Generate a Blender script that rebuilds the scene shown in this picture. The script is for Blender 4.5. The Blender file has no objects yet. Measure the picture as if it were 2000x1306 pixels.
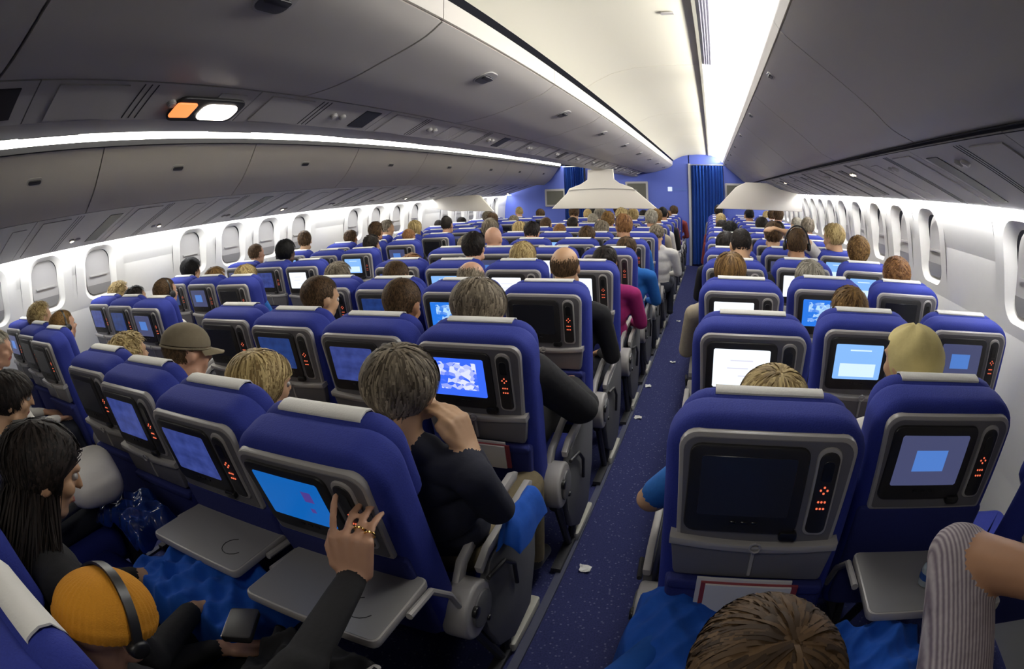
import bpy, bmesh, math, random
import numpy as np
from mathutils import Vector, Matrix
random.seed(7); np.random.seed(7)
SC = bpy.context.scene
COL = SC.collection
PI = math.pi
EYE = 1.45                                     # camera height above the cabin floor

# ------------------------------------------------------------------ camera (fisheye lens), light, exposure
B = ((0.93726, -0.04402, 0.34583), (0.34030, 0.24253, -0.90850), (-0.04388, 0.96914, 0.24228))
cam = bpy.data.cameras.new('camera')
cam.type = 'PANO'
cam.sensor_width = 36.0
try:
    cam.panorama_type = 'FISHEYE_EQUISOLID'; cam.fisheye_lens = 19.836; cam.fisheye_fov = PI
except Exception:
    pass
try:
    cam.cycles.panorama_type = 'FISHEYE_EQUISOLID'; cam.cycles.fisheye_lens = 19.836; cam.cycles.fisheye_fov = PI
except Exception:
    pass
cam.clip_start = 0.02; cam.clip_end = 60
camo = bpy.data.objects.new('camera', cam); COL.objects.link(camo)
_m = Matrix(B).to_4x4(); _m.translation = (0, 0, EYE); camo.matrix_world = _m
SC.camera = camo
SC.view_settings.view_transform = 'Standard'
try: SC.view_settings.look = 'None'
except Exception: pass
SC.view_settings.gamma = 1.0; SC.view_settings.use_curve_mapping = False
SC.view_settings.exposure = 0.0
SC.cycles.use_denoising = True
SC.cycles.max_bounces = 6; SC.cycles.diffuse_bounces = 4
w = bpy.data.worlds.new('world'); SC.world = w; w.use_nodes = True
w.node_tree.nodes['Background'].inputs[0].default_value = (0.5, 0.5, 0.6, 1)
w.node_tree.nodes['Background'].inputs[1].default_value = 0.05
COVE_R, COVE_L, WASH, READ = 9.0, 9.0, 17.0, 14.0

def area_lamp(name, loc, sx, sy, power, rot=(0, 0, 0), colour=(1, .97, .92)):
    l = bpy.data.lights.new(name, 'AREA'); l.shape = 'RECTANGLE'; l.size = sx; l.size_y = sy
    l.energy = power; l.color = colour
    o = bpy.data.objects.new(name, l); COL.objects.link(o); o.location = loc; o.rotation_euler = rot
    return o

def cove_lamp(name, x, z, power, rz):
    for k in range(4):
        o = area_lamp(name, (x, 2.4 + 2.6 * k, EYE + z), .06, 2.5, power, (0, rz, 0))
        o.data.spread = math.radians(150)
cove_lamp('cove_lamp_right', .22, .66, 21, math.radians(115))
cove_lamp('cove_lamp_left', -3.0, .68, 10, math.radians(-115))

for x in (-.30, -2.6):                          # added fill lamps behind the camera, brightening the near rows
    o = area_lamp('rear_fill_lamp', (x, -.35, EYE + .74), .35, 1.0, 7.5, (math.radians(12), 0, 0), (1, .95, .86))

# ------------------------------------------------------------------ materials
MATS = {}
def nt(m):
    m.use_nodes = True
    return m.node_tree
def mat(name, col, rough=.6, metal=0., noise=0., nscale=40., bump=0., spec=.5, emis=None, estr=0., sheen=0., coat=0.):
    if name in MATS: return MATS[name]
    m = bpy.data.materials.new(name); t = nt(m); p = t.nodes['Principled BSDF']
    p.inputs['Base Color'].default_value = (*col, 1); p.inputs['Roughness'].default_value = rough
    p.inputs['Metallic'].default_value = metal; p.inputs['Specular IOR Level'].default_value = spec
    if sheen: p.inputs['Sheen Weight'].default_value = sheen
    if coat: p.inputs['Coat Weight'].default_value = coat
    if emis: p.inputs['Emission Color'].default_value = (*emis, 1); p.inputs['Emission Strength'].default_value = estr
    if noise or bump:
        tc = t.nodes.new('ShaderNodeTexCoord'); n = t.nodes.new('ShaderNodeTexNoise')
        n.inputs['Scale'].default_value = nscale; n.inputs['Detail'].default_value = 4
        t.links.new(tc.outputs['Object'], n.inputs['Vector'])
        if noise:
            mx = t.nodes.new('ShaderNodeMix'); mx.data_type = 'RGBA'
            mx.inputs[6].default_value = (*[c * (1 - noise) for c in col], 1)
            mx.inputs[7].default_value = (*[min(1, c * (1 + noise)) for c in col], 1)
            t.links.new(n.outputs[0], mx.inputs[0]); t.links.new(mx.outputs[2], p.inputs['Base Color'])
        if bump:
            b = t.nodes.new('ShaderNodeBump'); b.inputs['Strength'].default_value = bump; b.inputs['Distance'].default_value = .004
            t.links.new(n.outputs[0], b.inputs['Height']); t.links.new(b.outputs[0], p.inputs['Normal'])
    MATS[name] = m
    return m

def screen_mat(name, kind, base, hi, s=2.0):
    """a lit seat-back screen; its picture is flat print in generated coordinates"""
    if name in MATS: return MATS[name]
    m = bpy.data.materials.new(name); t = nt(m); p = t.nodes['Principled BSDF']; N = t.nodes.new; L = t.links.new
    p.inputs['Base Color'].default_value = (.01, .01, .012, 1); p.inputs['Roughness'].default_value = .25
    tc = N('ShaderNodeTexCoord')
    mx = N('ShaderNodeMix'); mx.data_type = 'RGBA'
    mx.inputs[6].default_value = (*base, 1); mx.inputs[7].default_value = (*hi, 1)
    sep = N('ShaderNodeSeparateXYZ'); L(tc.outputs['Generated'], sep.inputs[0])
    def rect(x0, x1, z0, z1):
        prev = None
        for out, a, op in ((0, x0, 'GREATER_THAN'), (0, x1, 'LESS_THAN'), (2, z0, 'GREATER_THAN'), (2, z1, 'LESS_THAN')):
            n = N('ShaderNodeMath'); n.operation = op; n.inputs[1].default_value = a; L(sep.outputs[out], n.inputs[0])
            if prev is None: prev = n
            else:
                k = N('ShaderNodeMath'); k.operation = 'MULTIPLY'; L(prev.outputs[0], k.inputs[0]); L(n.outputs[0], k.inputs[1]); prev = k
        return prev
    def add(a, b):
        k = N('ShaderNodeMath'); k.operation = 'ADD'; k.use_clamp = True; L(a.outputs[0], k.inputs[0]); L(b.outputs[0], k.inputs[1]); return k
    if kind == 'movie':
        n = N('ShaderNodeTexVoronoi'); n.inputs['Scale'].default_value = 11
        L(tc.outputs['Generated'], n.inputs['Vector'])
        r = N('ShaderNodeValToRGB'); r.color_ramp.elements[0].position = .25; r.color_ramp.elements[1].position = .75
        sx = N('ShaderNodeSeparateColor'); L(n.outputs['Color'], sx.inputs[0]); L(sx.outputs[0], r.inputs[0])
        b = rect(.16, .86, .18, .9); k = N('ShaderNodeMath'); k.operation = 'MULTIPLY'
        L(r.outputs[0], k.inputs[0]); L(b.outputs[0], k.inputs[1]); L(k.outputs[0], mx.inputs[0])
    elif kind == 'page':
        a = add(rect(.12, .88, .08, .46), rect(.3, .75, .82, .86)); L(a.outputs[0], mx.inputs[0])
    elif kind == 'text':
        a = add(add(rect(.3, .7, .7, .73), rect(.25, .62, .5, .53)), rect(.45, .8, .3, .33)); L(a.outputs[0], mx.inputs[0])
    elif kind == 'small':
        a = rect(.25, .72, .3, .72); L(a.outputs[0], mx.inputs[0])
    elif kind == 'logo':
        a = add(rect(.7, .84, .55, .78), rect(.72, .79, .3, .4)); L(a.outputs[0], mx.inputs[0])
    elif kind == 'blur':
        n = N('ShaderNodeTexNoise'); n.inputs['Scale'].default_value = 4
        L(tc.outputs['Generated'], n.inputs['Vector']); L(n.outputs[0], mx.inputs[0])
    else:
        mx.inputs[0].default_value = 0
    L(mx.outputs[2], p.inputs['Emission Color']); p.inputs['Emission Strength'].default_value = s
    MATS[name] = m
    return m

BLUE = mat('blue seat fabric', (.026, .040, .27), .85, noise=.18, nscale=260, bump=.25, spec=.3)
BLUE2 = mat('dark blue seat fabric', (.018, .026, .16), .9, noise=.2, nscale=220, bump=.25)
SHELL = mat('grey moulded plastic', (.15, .145, .155), .42, noise=.04, nscale=60)
RIM = mat('light grey trim plastic', (.40, .385, .37), .35)
TRAY = mat('tray grey plastic', (.165, .16, .17), .45)
PANEL = mat('end bay grey plastic', (.13, .13, .135), .5)
BLACK = mat('black plastic', (.012, .012, .013), .28)
DKPL = mat('charcoal plastic', (.022, .021, .022), .45)
METAL = mat('brushed metal', (.5, .5, .48), .3, metal=.9)
DARKMETAL = mat('dark metal leg', (.05, .05, .055), .5, metal=.5)
WHITECLOTH = mat('white headrest cloth', (.75, .74, .70), .9, bump=.2, nscale=200)
REDLED = mat('red handset key', (.3, .03, .02), .5, emis=(1, .18, .08), estr=.9)
BINP = mat('bin plastic', (.48, .455, .42), .42, noise=.02, nscale=8, spec=.4)
BINL = mat('bin latch recess', (.06, .06, .065), .4)
LATCH = mat('bin latch paddle', (.35, .35, .36), .3, metal=.4)
CEIL = mat('ceiling panel', (.74, .71, .59), .6)
WALLP = mat('sidewall panel', (.74, .73, .68), .55, noise=.02, nscale=30)
SHADE = mat('window shade', (.36, .35, .335), .6)
GAP = mat('dark joint', (.02, .02, .025), .8)
PSU = mat('service panel plastic', (.40, .385, .375), .5, noise=.03, nscale=12)
BULK = mat('periwinkle bulkhead laminate', (.095, .14, .52), .55)
CURT = mat('blue curtain fabric', (.005, .055, .30), .9, noise=.2, nscale=30)
CREAM = mat('cream divider plastic', (.78, .74, .66), .5)
GLOW = mat('cove light diffuser', (.8, .8, .78), .5, emis=(1, .985, .95), estr=COVE_R)
GLOWL = mat('left cove light diffuser', (.8, .8, .78), .5, emis=(1, .97, .88), estr=COVE_L)
WASHM = mat('sidewall wash light', (.8, .8, .8), .5, emis=(.96, .97, 1), estr=WASH)
WASHR = mat('right sidewall wash light', (.8, .8, .8), .5, emis=(.98, .98, 1), estr=52.0)
SPOT = mat('reading lamp lens', (.8, .8, .8), .3, emis=(1, .75, .5), estr=READ)
PAPER = mat('white paper', (.7, .7, .68), .8)

# ------------------------------------------------------------------ mesh helpers
class M:
    def __init__(s): s.v = []; s.f = []; s.m = []
    def add(s, vs, fs, mi=0, T=None):
        n = len(s.v)
        if T is not None: vs = [tuple(T @ Vector(p)) for p in vs]
        s.v += [tuple(p) for p in vs]; s.f += [tuple(i + n for i in f) for f in fs]; s.m += [mi] * len(fs)
        return s
    def box(s, x0, x1, y0, y1, z0, z1, mi=0, T=None):
        v = [(x, y, z) for x in (x0, x1) for y in (y0, y1) for z in (z0, z1)]
        return s.add(v, [(0, 1, 3, 2), (4, 6, 7, 5), (0, 4, 5, 1), (2, 3, 7, 6), (0, 2, 6, 4), (1, 5, 7, 3)], mi, T)
    def slab(s, pts, a, b, bev=.0, steps=1, mi=0, axis='y', T=None, bev2=None):
        """outline in the plane across AXIS, extruded from a to b with rounded rims"""
        n = len(pts); P = [Vector((p[0], p[1])) for p in pts]
        ar = sum(P[i].x * P[(i + 1) % n].y - P[(i + 1) % n].x * P[i].y for i in range(n))
        if ar < 0: P.reverse()
        nr = []
        for i in range(n):
            e1 = (P[i] - P[i - 1]).normalized(); e2 = (P[(i + 1) % n] - P[i]).normalized()
            d = Vector((e1.y + e2.y, -(e1.x + e2.x)))
            d = d.normalized() if d.length > 1e-6 else Vector((e1.y, -e1.x))
            c = max(.5, d.x * e1.y - d.y * e1.x)
            nr.append(d / c)
        sg = 1 if b > a else -1
        bev2 = bev if bev2 is None else bev2
        rings = []
        for k in range(steps + 1):
            t = k / steps * PI / 2
            rings.append((bev * (1 - math.sin(t)), a + sg * bev * (1 - math.cos(t))) if bev else (0, a))
            if not bev: break
        for k in range(steps + 1):
            t = (1 - k / steps) * PI / 2
            rings.append((bev2 * (1 - math.sin(t)), b - sg * bev2 * (1 - math.cos(t))) if bev2 else (0, b))
            if not bev2: break
        vs = []
        for ins, d in rings:
            for i in range(n):
                q = P[i] - nr[i] * ins
                vs.append((q.x, d, q.y) if axis == 'y' else ((d, q.x, q.y) if axis == 'x' else (q.x, q.y, d)))
        fs = [tuple(range(n)), tuple((len(rings) - 1) * n + i for i in reversed(range(n)))]
        for r in range(len(rings) - 1):
            for i in range(n):
                j = (i + 1) % n
                fs.append((r * n + i, (r + 1) * n + i, (r + 1) * n + j, r * n + j))
        flip = (sg < 0) ^ (axis == 'x') ^ (axis == 'z')
        if flip: fs = [tuple(reversed(f)) for f in fs]
        return s.add(vs, fs, mi, T)
    def tube(s, path, r, n=10, mi=0, T=None, r1=None):
        path = [Vector(p) for p in path]; vs = []; k = len(path)
        for i, p in enumerate(path):
            d = (path[min(i + 1, k - 1)] - path[max(i - 1, 0)]).normalized()
            u = d.orthogonal().normalized() if i == 0 else (u - d * u.dot(d)).normalized()
            w_ = d.cross(u); rr_ = r if r1 is None else r + (r1 - r) * i / (k - 1)
            for j in range(n):
                a = 2 * PI * j / n; vs.append(p + (u * math.cos(a) + w_ * math.sin(a)) * rr_)
        fs = [(i * n + j, i * n + (j + 1) % n, (i + 1) * n + (j + 1) % n, (i + 1) * n + j) for i in range(k - 1) for j in range(n)]
        fs += [tuple(reversed(range(n))), tuple((k - 1) * n + j for j in range(n))]
        return s.add(vs, fs, mi, T)
    def ball(s, c, r, seg=12, rings=8, mi=0, T=None):
        r = (r, r, r) if not hasattr(r, '__len__') else r
        vs = [(c[0], c[1], c[2] + r[2])]; fs = []
        for i in range(1, rings):
            th = PI * i / rings
            for j in range(seg):
                ph = 2 * PI * j / seg
                vs.append((c[0] + r[0] * math.sin(th) * math.cos(ph), c[1] + r[1] * math.sin(th) * math.sin(ph), c[2] + r[2] * math.cos(th)))
        vs.append((c[0], c[1], c[2] - r[2]))
        for j in range(seg): fs.append((0, 1 + j, 1 + (j + 1) % seg))
        for i in range(rings - 2):
            for j in range(seg):
                a = 1 + i * seg + j; b = 1 + i * seg + (j + 1) % seg
                fs.append((a, a + seg, b + seg, b))
        e = len(vs) - 1
        for j in range(seg): fs.append((e, e - seg + (j + 1) % seg, e - seg + j))
        return s.add(vs, fs, mi, T)
    def sweep(s, prof, y0, y1, thick=0.0, mi=0, ny=1):
        """open profile in x,z extruded along y; thick pushes a back face out along the profile normal"""
        n = len(prof); vs = []; fs = []
        ys = [y0 + (y1 - y0) * k / ny for k in range(ny + 1)]
        off = []
        for i in range(n):
            a = Vector(prof[max(i - 1, 0)]); b = Vector(prof[min(i + 1, n - 1)]); d = (b - a).normalized()
            off.append((-d.y * thick, d.x * thick))
        for y in ys:
            for (x, z) in prof: vs.append((x, y, z))
        if thick:
            for y in ys:
                for (x, z), o in zip(prof, off): vs.append((x + o[0], y, z + o[1]))
        for k in range(ny):
            for i in range(n - 1):
                a = k * n + i; fs.append((a, a + 1, a + n + 1, a + n))
        if thick:
            o = (ny + 1) * n
            for k in range(ny):
                for i in range(n - 1):
                    a = o + k * n + i; fs.append((a, a + n, a + n + 1, a + 1))
                fs.append((k * n, (k + 1) * n, o + (k + 1) * n, o + k * n))
                a = k * n + n - 1; fs.append((a, o + a, o + a + n, a + n))
            for i in range(n - 1):
                fs.append((i, o + i, o + i + 1, i + 1)); a = ny * n + i; fs.append((a, a + 1, o + a + 1, o + a))
        return s.add(vs, fs, mi)
    def mesh(s, name, mats, smooth=True, ang=38):
        me = bpy.data.meshes.new(name); me.from_pydata(s.v, [], s.f)
        for m_ in (mats if isinstance(mats, (list, tuple)) else [mats]): me.materials.append(m_)
        if any(s.m): me.polygons.foreach_set('material_index', s.m)
        if smooth:
            bm = bmesh.new(); bm.from_mesh(me); c = math.cos(math.radians(ang))
            for f in bm.faces: f.smooth = True
            for e in bm.edges:
                if len(e.link_faces) == 2:
                    if e.link_faces[0].normal.dot(e.link_faces[1].normal) < c: e.smooth = False
            bm.to_mesh(me); bm.free()
        me.update()
        return me

def link(name, me, parent=None, loc=None, mx=None, **props):
    o = bpy.data.objects.new(name, me); COL.objects.link(o)
    if parent is not None: o.parent = parent
    if loc is not None: o.location = loc
    if mx is not None: o.matrix_basis = mx
    for k, v_ in props.items():
        if v_ is not None: o[k] = v_
    return o
def struct(name, me, parent=None, **k):
    if parent is None: k['kind'] = 'structure'
    return link(name, me, parent, **k)
def thing(name, label, cat, loc=(0, 0, 0), group=None, rz=0.0):
    o = bpy.data.objects.new(name, None); COL.objects.link(o); o.location = loc; o.rotation_euler = (0, 0, rz)
    o.empty_display_size = .05
    o['label'] = label; o['category'] = cat
    if group: o['group'] = group
    return o

def rr(x0, x1, z0, z1, rt=.05, rb=.02, n=5, dx=0.0):
    """rounded rectangle outline, rt top radius, rb bottom radius, dx pulls the bottom corners in"""
    pts = []
    def arc(cx, cz, r, a0, a1):
        for k in range(n + 1):
            a = a0 + (a1 - a0) * k / n; pts.append((cx + r * math.cos(a), cz + r * math.sin(a)))
    arc(x0 + dx + rb, z0 + rb, rb, PI, 1.5 * PI); arc(x1 - dx - rb, z0 + rb, rb, 1.5 * PI, 2 * PI)
    arc(x1 - rt, z1 - rt, rt, 0, PI / 2); arc(x0 + rt, z1 - rt, rt, PI / 2, PI)
    return pts

E_ = EYE
def zz(prof): return [(x, z + E_) for x, z in prof]

Y0, Y1 = -1.3, 11.4
XL, XR = -4.33, 1.36

# ------------------------------------------------------------------ the setting
# floor with carpet
def carpet():
    m = bpy.data.materials.new('speckled blue carpet'); t = nt(m); p = t.nodes['Principled BSDF']; N = t.nodes.new; L = t.links.new
    p.inputs['Roughness'].default_value = .95; p.inputs['Specular IOR Level'].default_value = .1
    tc = N('ShaderNodeTexCoord'); v_ = N('ShaderNodeTexVoronoi'); v_.inputs['Scale'].default_value = 48
    L(tc.outputs['Object'], v_.inputs['Vector'])
    r = N('ShaderNodeValToRGB'); r.color_ramp.elements[0].position = .14; r.color_ramp.elements[0].color = (.17, .18, .32, 1)
    r.color_ramp.elements[1].position = .24; r.color_ramp.elements[1].color = (.050, .058, .18, 1)
    L(v_.outputs['Distance'], r.inputs[0])
    n = N('ShaderNodeTexNoise'); n.inputs['Scale'].default_value = 160; L(tc.outputs['Object'], n.inputs['Vector'])
    mx = N('ShaderNodeMix'); mx.data_type = 'RGBA'; mx.blend_type = 'MULTIPLY'; mx.inputs[0].default_value = .7
    L(r.outputs[0], mx.inputs[6]); L(n.outputs[0], mx.inputs[7]); L(mx.outputs[2], p.inputs['Base Color'])
    b = N('ShaderNodeBump'); b.inputs['Strength'].default_value = .5; b.inputs['Distance'].default_value = .004
    L(n.outputs[0], b.inputs['Height']); L(b.outputs[0], p.inputs['Normal'])
    return m
CARPET = carpet()
struct('floor', M().box(XL - .1, XR + .1, Y0, Y1 + .3, -.05, 0).mesh('floor', CARPET))
tk = M()
for x in (-.50, -.10, -2.30, -2.86):
    tk.box(x - .016, x + .016, Y0, Y1 - .4, 0, .012)
struct('trim_1', tk.mesh('trim', mat('seat track cover', (.05, .055, .10), .6)))

def rings_panel(Mh, xf, yc, wy, z0, z1, hole):
    """a wall bay from yc-wy/2 to yc+wy/2, z0..z1, with a rounded hole; xf(z) is the wall surface"""
    n = len(hole); out = []
    cz = sum(p[1] for p in hole) / n
    for (y, z) in hole:
        dy, dz = y, z - cz
        s_ = min((wy / 2) / abs(dy) if abs(dy) > 1e-6 else 1e9, ((z1 - cz) if dz > 0 else (cz - z0)) / abs(dz) if abs(dz) > 1e-6 else 1e9)
        out.append([dy * s_, cz + dz * s_])
    for cy, cz_ in ((-wy / 2, z0), (wy / 2, z0), (wy / 2, z1), (-wy / 2, z1)):
        k = min(range(n), key=lambda i: (out[i][0] - cy) ** 2 + (out[i][1] - cz_) ** 2); out[k] = [cy, cz_]
    vs = [(xf(z), yc + y, z) for y, z in hole] + [(xf(z), yc + y, z) for y, z in out]
    fs = [(i, (i + 1) % n, n + (i + 1) % n, n + i) for i in range(n)]
    Mh.add(vs, fs)

def make_wall(side, xw, sgn, winY, pitch, y_list_gap):
    """sgn +1: right wall (outboard is +x)"""
    def xf(z):
        zr = z - E_
        pts = [(-1.45, -.05), (-1.0, .0), (-.5, .03), (-.2, .0), (0, -.045), (.06, -.07)]
        for (a, b), (c, d) in zip(pts, pts[1:]):
            if zr <= c: return xw + sgn * (b + (d - b) * (zr - a) / (c - a))
        return xw + sgn * pts[-1][1]
    Mh = M(); zt, zm, zl = E_ + .06, E_ + .015, E_ - .48
    cuts = []
    for i, y in enumerate(winY):
        cuts.append((y - .25, y + .25, y))
    y = Y0; cols = []
    for a, b, c in cuts:
        if a > y + .01: cols.append((y, a, None))
        cols.append((a, b, c)); y = b
    cols.append((y, Y1 + .1, None))
    hw = .168
    hole = rr(-hw, hw, E_ - .43, E_ - .010, .12, .09, 6)
    for a, b, c in cols:
        for z0, z1 in ((0, .45), (.45, zl), (zm, zt)):
            Mh.add([(xf(z0), a, z0), (xf(z0), b, z0), (xf(z1), b, z1), (xf(z1), a, z1)], [(0, 1, 2, 3)])
        if c is None:
            zs = [zl, E_ - .2, zm]
            for z0, z1 in zip(zs, zs[1:]):
                Mh.add([(xf(z0), a, z0), (xf(z0), b, z0), (xf(z1), b, z1), (xf(z1), a, z1)], [(0, 1, 2, 3)])
        else:
            rings_panel(Mh, xf, c, b - a, zl, zm, hole)
    struct('wall_' + side, Mh.mesh('wall_' + side, WALLP))
    # window reveal + frame bead + shade
    rv = M(); n = len(hole); h2 = [(y * .74, (z - (E_ - .2)) * .84 + E_ - .2) for y, z in hole]; h1 = [(y * .86, (z - (E_ - .2)) * .92 + E_ - .2) for y, z in hole]
    cr = lambda z: xf(z) - xw
    rv.add([(cr(z), y, z) for y, z in hole] + [(cr(z) + sgn * .022, y, z) for y, z in h1] + [(cr(z) + sgn * .055, y, z) for y, z in h2],
           [((i, (i + 1) % n, n + (i + 1) % n, n + i)) for i in range(n)] + [((n + i, n + (i + 1) % n, 2 * n + (i + 1) % n, 2 * n + i)) for i in range(n)])
    rme = rv.mesh('window_reveal', WALLP, ang=60)
    sh = M(); sh.slab(h2, sgn * .050, sgn * .062, axis='x')
    sh.box(min(sgn * .040, sgn * .052), max(sgn * .040, sgn * .052), -.09, .09, E_ - .250, E_ - .238)
    pn = M().slab([(y * .98, z) for y, z in h2 if z < E_ - .24] , sgn * .046, sgn * .049, axis='x').mesh('window_lower_plate', mat('darker lower window plate', (.20, .195, .19), .3))  # plain darker plate over the lower part of each window
    sme = sh.mesh('window_shade', SHADE)
    for y in winY:
        o = struct('window_%d' % (len([q for q in bpy.data.objects if q.name.startswith('window_') and q.parent is None]) + 1), rme, loc=(xw, y, 0))
        link('window_shade', sme, o); link('window_lower_plate', pn, o)
    return xf

winL = [.58, 1.12, 1.66, 2.2, 3.26, 3.8, 4.33, 4.87, 5.94, 6.48, 7.02, 7.56, 8.6, 9.14, 9.68, 10.22, 10.8]
winR = [1.50, 2.05, 3.18, 3.76, 4.32, 4.92, 5.50, 6.06, 6.60, 7.14, 7.68, 8.22, 8.76, 9.3, 9.84, 10.4]
make_wall('left', XL, -1, winL, .54, None)
make_wall('right', XR, 1, winR, .54, None)

# bulkhead at the far end
bk = M()
bk.box(-4.5, -2.98, Y1, Y1 + .05, 0, E_ + .60); bk.box(-2.55, -.41, Y1, Y1 + .05, 0, E_ + .85)
bk.box(.28, XR + .15, Y1, Y1 + .05, 0, E_ + .85)
bk.box(-.43, .28, Y1, Y1 + .05, E_ + .575, E_ + .85)
struct('wall_front', bk.mesh('wall_front', BULK))
struct('wall_back', M().box(-4.6, 1.6, Y0 - .05, Y0, 0, E_ + 1.0).mesh('wall_back', mat('rear cabin panel', (.25, .25, .27), .7)))
struct('trim_2', M().slab([(-.435, 0), (-.385, 0), (-.385, E_ + .6), (-.435, E_ + .6)], Y1 - .05, Y1 + .03, .006, 2).mesh('door post', mat('pale post', (.50, .50, .50), .4)))
def curtain(name, x0, x1, z0, z1, y, label):
    m_ = M(); n = 60; vs = []; fs = []
    for k in range(n + 1):
        x = x0 + (x1 - x0) * k / n; dy = .035 * math.sin(k * 1.05) + .012 * math.sin(k * 2.3)
        for z in (z0, z1): vs.append((x, y + dy, z))
        for z in (z0, z1): vs.append((x, y + dy + .006, z))
    for k in range(n):
        a = 4 * k; fs += [(a, a + 4, a + 5, a + 1), (a + 2, a + 3, a + 7, a + 6)]
    m_.add(vs, fs)
    t = thing(name, label, 'curtain', (0, 0, 0))
    link('curtain_cloth', m_.mesh('curtain_cloth', CURT, ang=80), t)
    link('curtain_rail', M().tube([(x0 - .02, y, z1 + .012), (x1 + .02, y, z1 + .012)], .012, 8).mesh('curtain_rail', METAL), t)
curtain('curtain', -.37, .27, .04, E_ + .56, Y1 - .1, 'blue pleated curtain closing the right aisle beside the metal post')
curtain('curtain', -2.98, -2.56, .04, E_ + .56, Y1 - .1, 'blue curtain at the far end of the left aisle')

# ceiling
cz = E_
ceil = struct('ceiling', M().sweep([(-.62, cz + .80), (-.40, cz + .835), (.30, cz + .835), (.30, cz + .66)], Y0, Y1, -.01).mesh('ceiling', GAP))
prof = [(-.72, .665), (-.66, .70), (-.56, .745), (-.42, .775), (-.25, .785), (-.02, .785)]
cuts = [Y0, -.2, 1.25, 3.37, 5.44, 7.5, 9.5, Y1]
for a, b in zip(cuts, cuts[1:]):
    struct('ceiling_panel', M().sweep(zz(prof), a + .004, b - .004, .012, ny=1).mesh('ceiling_panel', CEIL), ceil)
# fittings on the ceiling panels
t_ = M()
for yv in (2.33,): t_.slab(rr(-.16, -.10, yv - .018, yv + .018, .008, .008, 2), E_ + .783, E_ + .777, .002, 1, axis='z')
struct('ceiling_sign', t_.mesh('ceiling_sign', RIM), ceil)
# groove along the edge of the ceiling panels, air slots, and the bright cove light
struct('trim_3', M().box(-.022, -.006, Y0, Y1, E_ + .765, E_ + .83).mesh('groove', mat('ceiling groove', (.25, .24, .2), .6)))
vt = M()
for i in range(4):
    x = .008 + i * .012
    vt.box(x, x + .004, .2, 3.3, E_ + .760, E_ + .772)
struct('trim_4', M().sweep(zz([(-.006, .775), (.06, .765)]), Y0, Y1, .006).mesh('slot strip', mat('slot strip', (.7, .7, .72), .5)))
struct('trim_5', vt.mesh('air slots', mat('air slot', (.35, .34, .4), .6)))
struct('ceiling_light_right', M().sweep(zz([(.06, .765), (.14, .735), (.21, .69), (.258, .635)]), 1.45, Y1 - .02, .004).mesh('cove diffuser', GLOW))
# left aisle ceiling with its cove light
struct('ceiling_left', M().sweep(zz([(-2.38, .64), (-2.45, .74), (-2.6, .785), (-2.9, .785)]), Y0, Y1, .012).mesh('ceiling_left', CEIL))
struct('ceiling_light_left', M().sweep(zz([(-2.9, .785), (-3.0, .73), (-3.05, .66), (-3.075, .60)]), .75, Y1 - .02, .004).mesh('cove diffuser', GLOWL))

# overhead bins
def smooth_prof(p, n=3):
    out = []
    P = [Vector(q) for q in p]
    for i in range(len(P) - 1):
        p0 = P[max(i - 1, 0)]; p1 = P[i]; p2 = P[i + 1]; p3 = P[min(i + 2, len(P) - 1)]
        for k in range(n):
            t = k / n
            q = .5 * ((2 * p1) + (p2 - p0) * t + (2 * p0 - 5 * p1 + 4 * p2 - p3) * t * t + (3 * p1 - p0 - 3 * p2 + p3) * t ** 3)
            out.append((q.x, q.y))
    out.append(tuple(P[-1])); return out

def latch_at(parent, prof, tpos, y, sgn, w_=.055, h_=.032):
    """oval pull handle lying on the door surface"""
    i = max(0, min(len(prof) - 2, int(tpos * (len(prof) - 1))))
    a = Vector(prof[i]); b = Vector(prof[i + 1]); d = (b - a).normalized(); nrm = Vector((-d.y, d.x)) * sgn
    c = (a + b) / 2
    ux = Vector((0, 1, 0)); uz = Vector((-d.x, 0, -d.y)); un = Vector((nrm.x, 0, nrm.y))
    T = Matrix(((ux.x, un.x, uz.x, c.x), (ux.y, un.y, uz.y, y), (ux.z, un.z, uz.z, c.y), (0, 0, 0, 1)))
    l = link('latch_recess', M().slab(rr(-w_, w_, -h_, h_, h_ * .9, h_ * .9, 5), .004, -.004, .002, 1, T=T).mesh('latch_recess', RIM), parent)
    link('latch_handle', M().slab(rr(-w_ * .82, w_ * .82, -h_ * .8, h_ * .5, h_ * .6, h_ * .55, 4), .007, .001, .002, 1, T=T).mesh('latch_handle', [BINL]), l)
    link('latch_paddle', M().slab(rr(-w_ * .7, w_ * .7, -h_ * .1, h_ * .4, h_ * .2, h_ * .2, 3), .012, .006, .003, 2, T=T).mesh('latch_paddle', [DKPL]), l)

def service_panel(parent_name, label, prof, y0, y1, sgn, lamps, group):
    """passenger service panel below a bin: plate, joints, reading lamps, vent grille"""
    t = thing(parent_name, label, 'panel', (0, 0, 0), group)
    link('panel_plate', M().sweep(prof, y0 + .003, y1 - .003, .01 * sgn).mesh('panel_plate', PSU), t)
    return t

ordn = ['nearest', 'second', 'third', 'fourth', 'fifth', 'sixth', 'seventh', 'eighth', 'ninth', 'tenth', 'eleventh', 'twelfth', 'thirteenth', 'fourteenth', 'fifteenth']
DOORC = smooth_prof(zz([(-.75, .563), (-.806, .525), (-.879, .496), (-.975, .467), (-1.077, .438), (-1.185, .42), (-1.297, .415)]))
DOORR = smooth_prof(zz([(.29, .59), (.355, .53), (.46, .443), (.607, .327), (.683, .262), (.777, .223)]))
DOORL = smooth_prof(zz([(-3.101, .575), (-3.187, .444), (-3.292, .319), (-3.431, .212)]))

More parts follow.
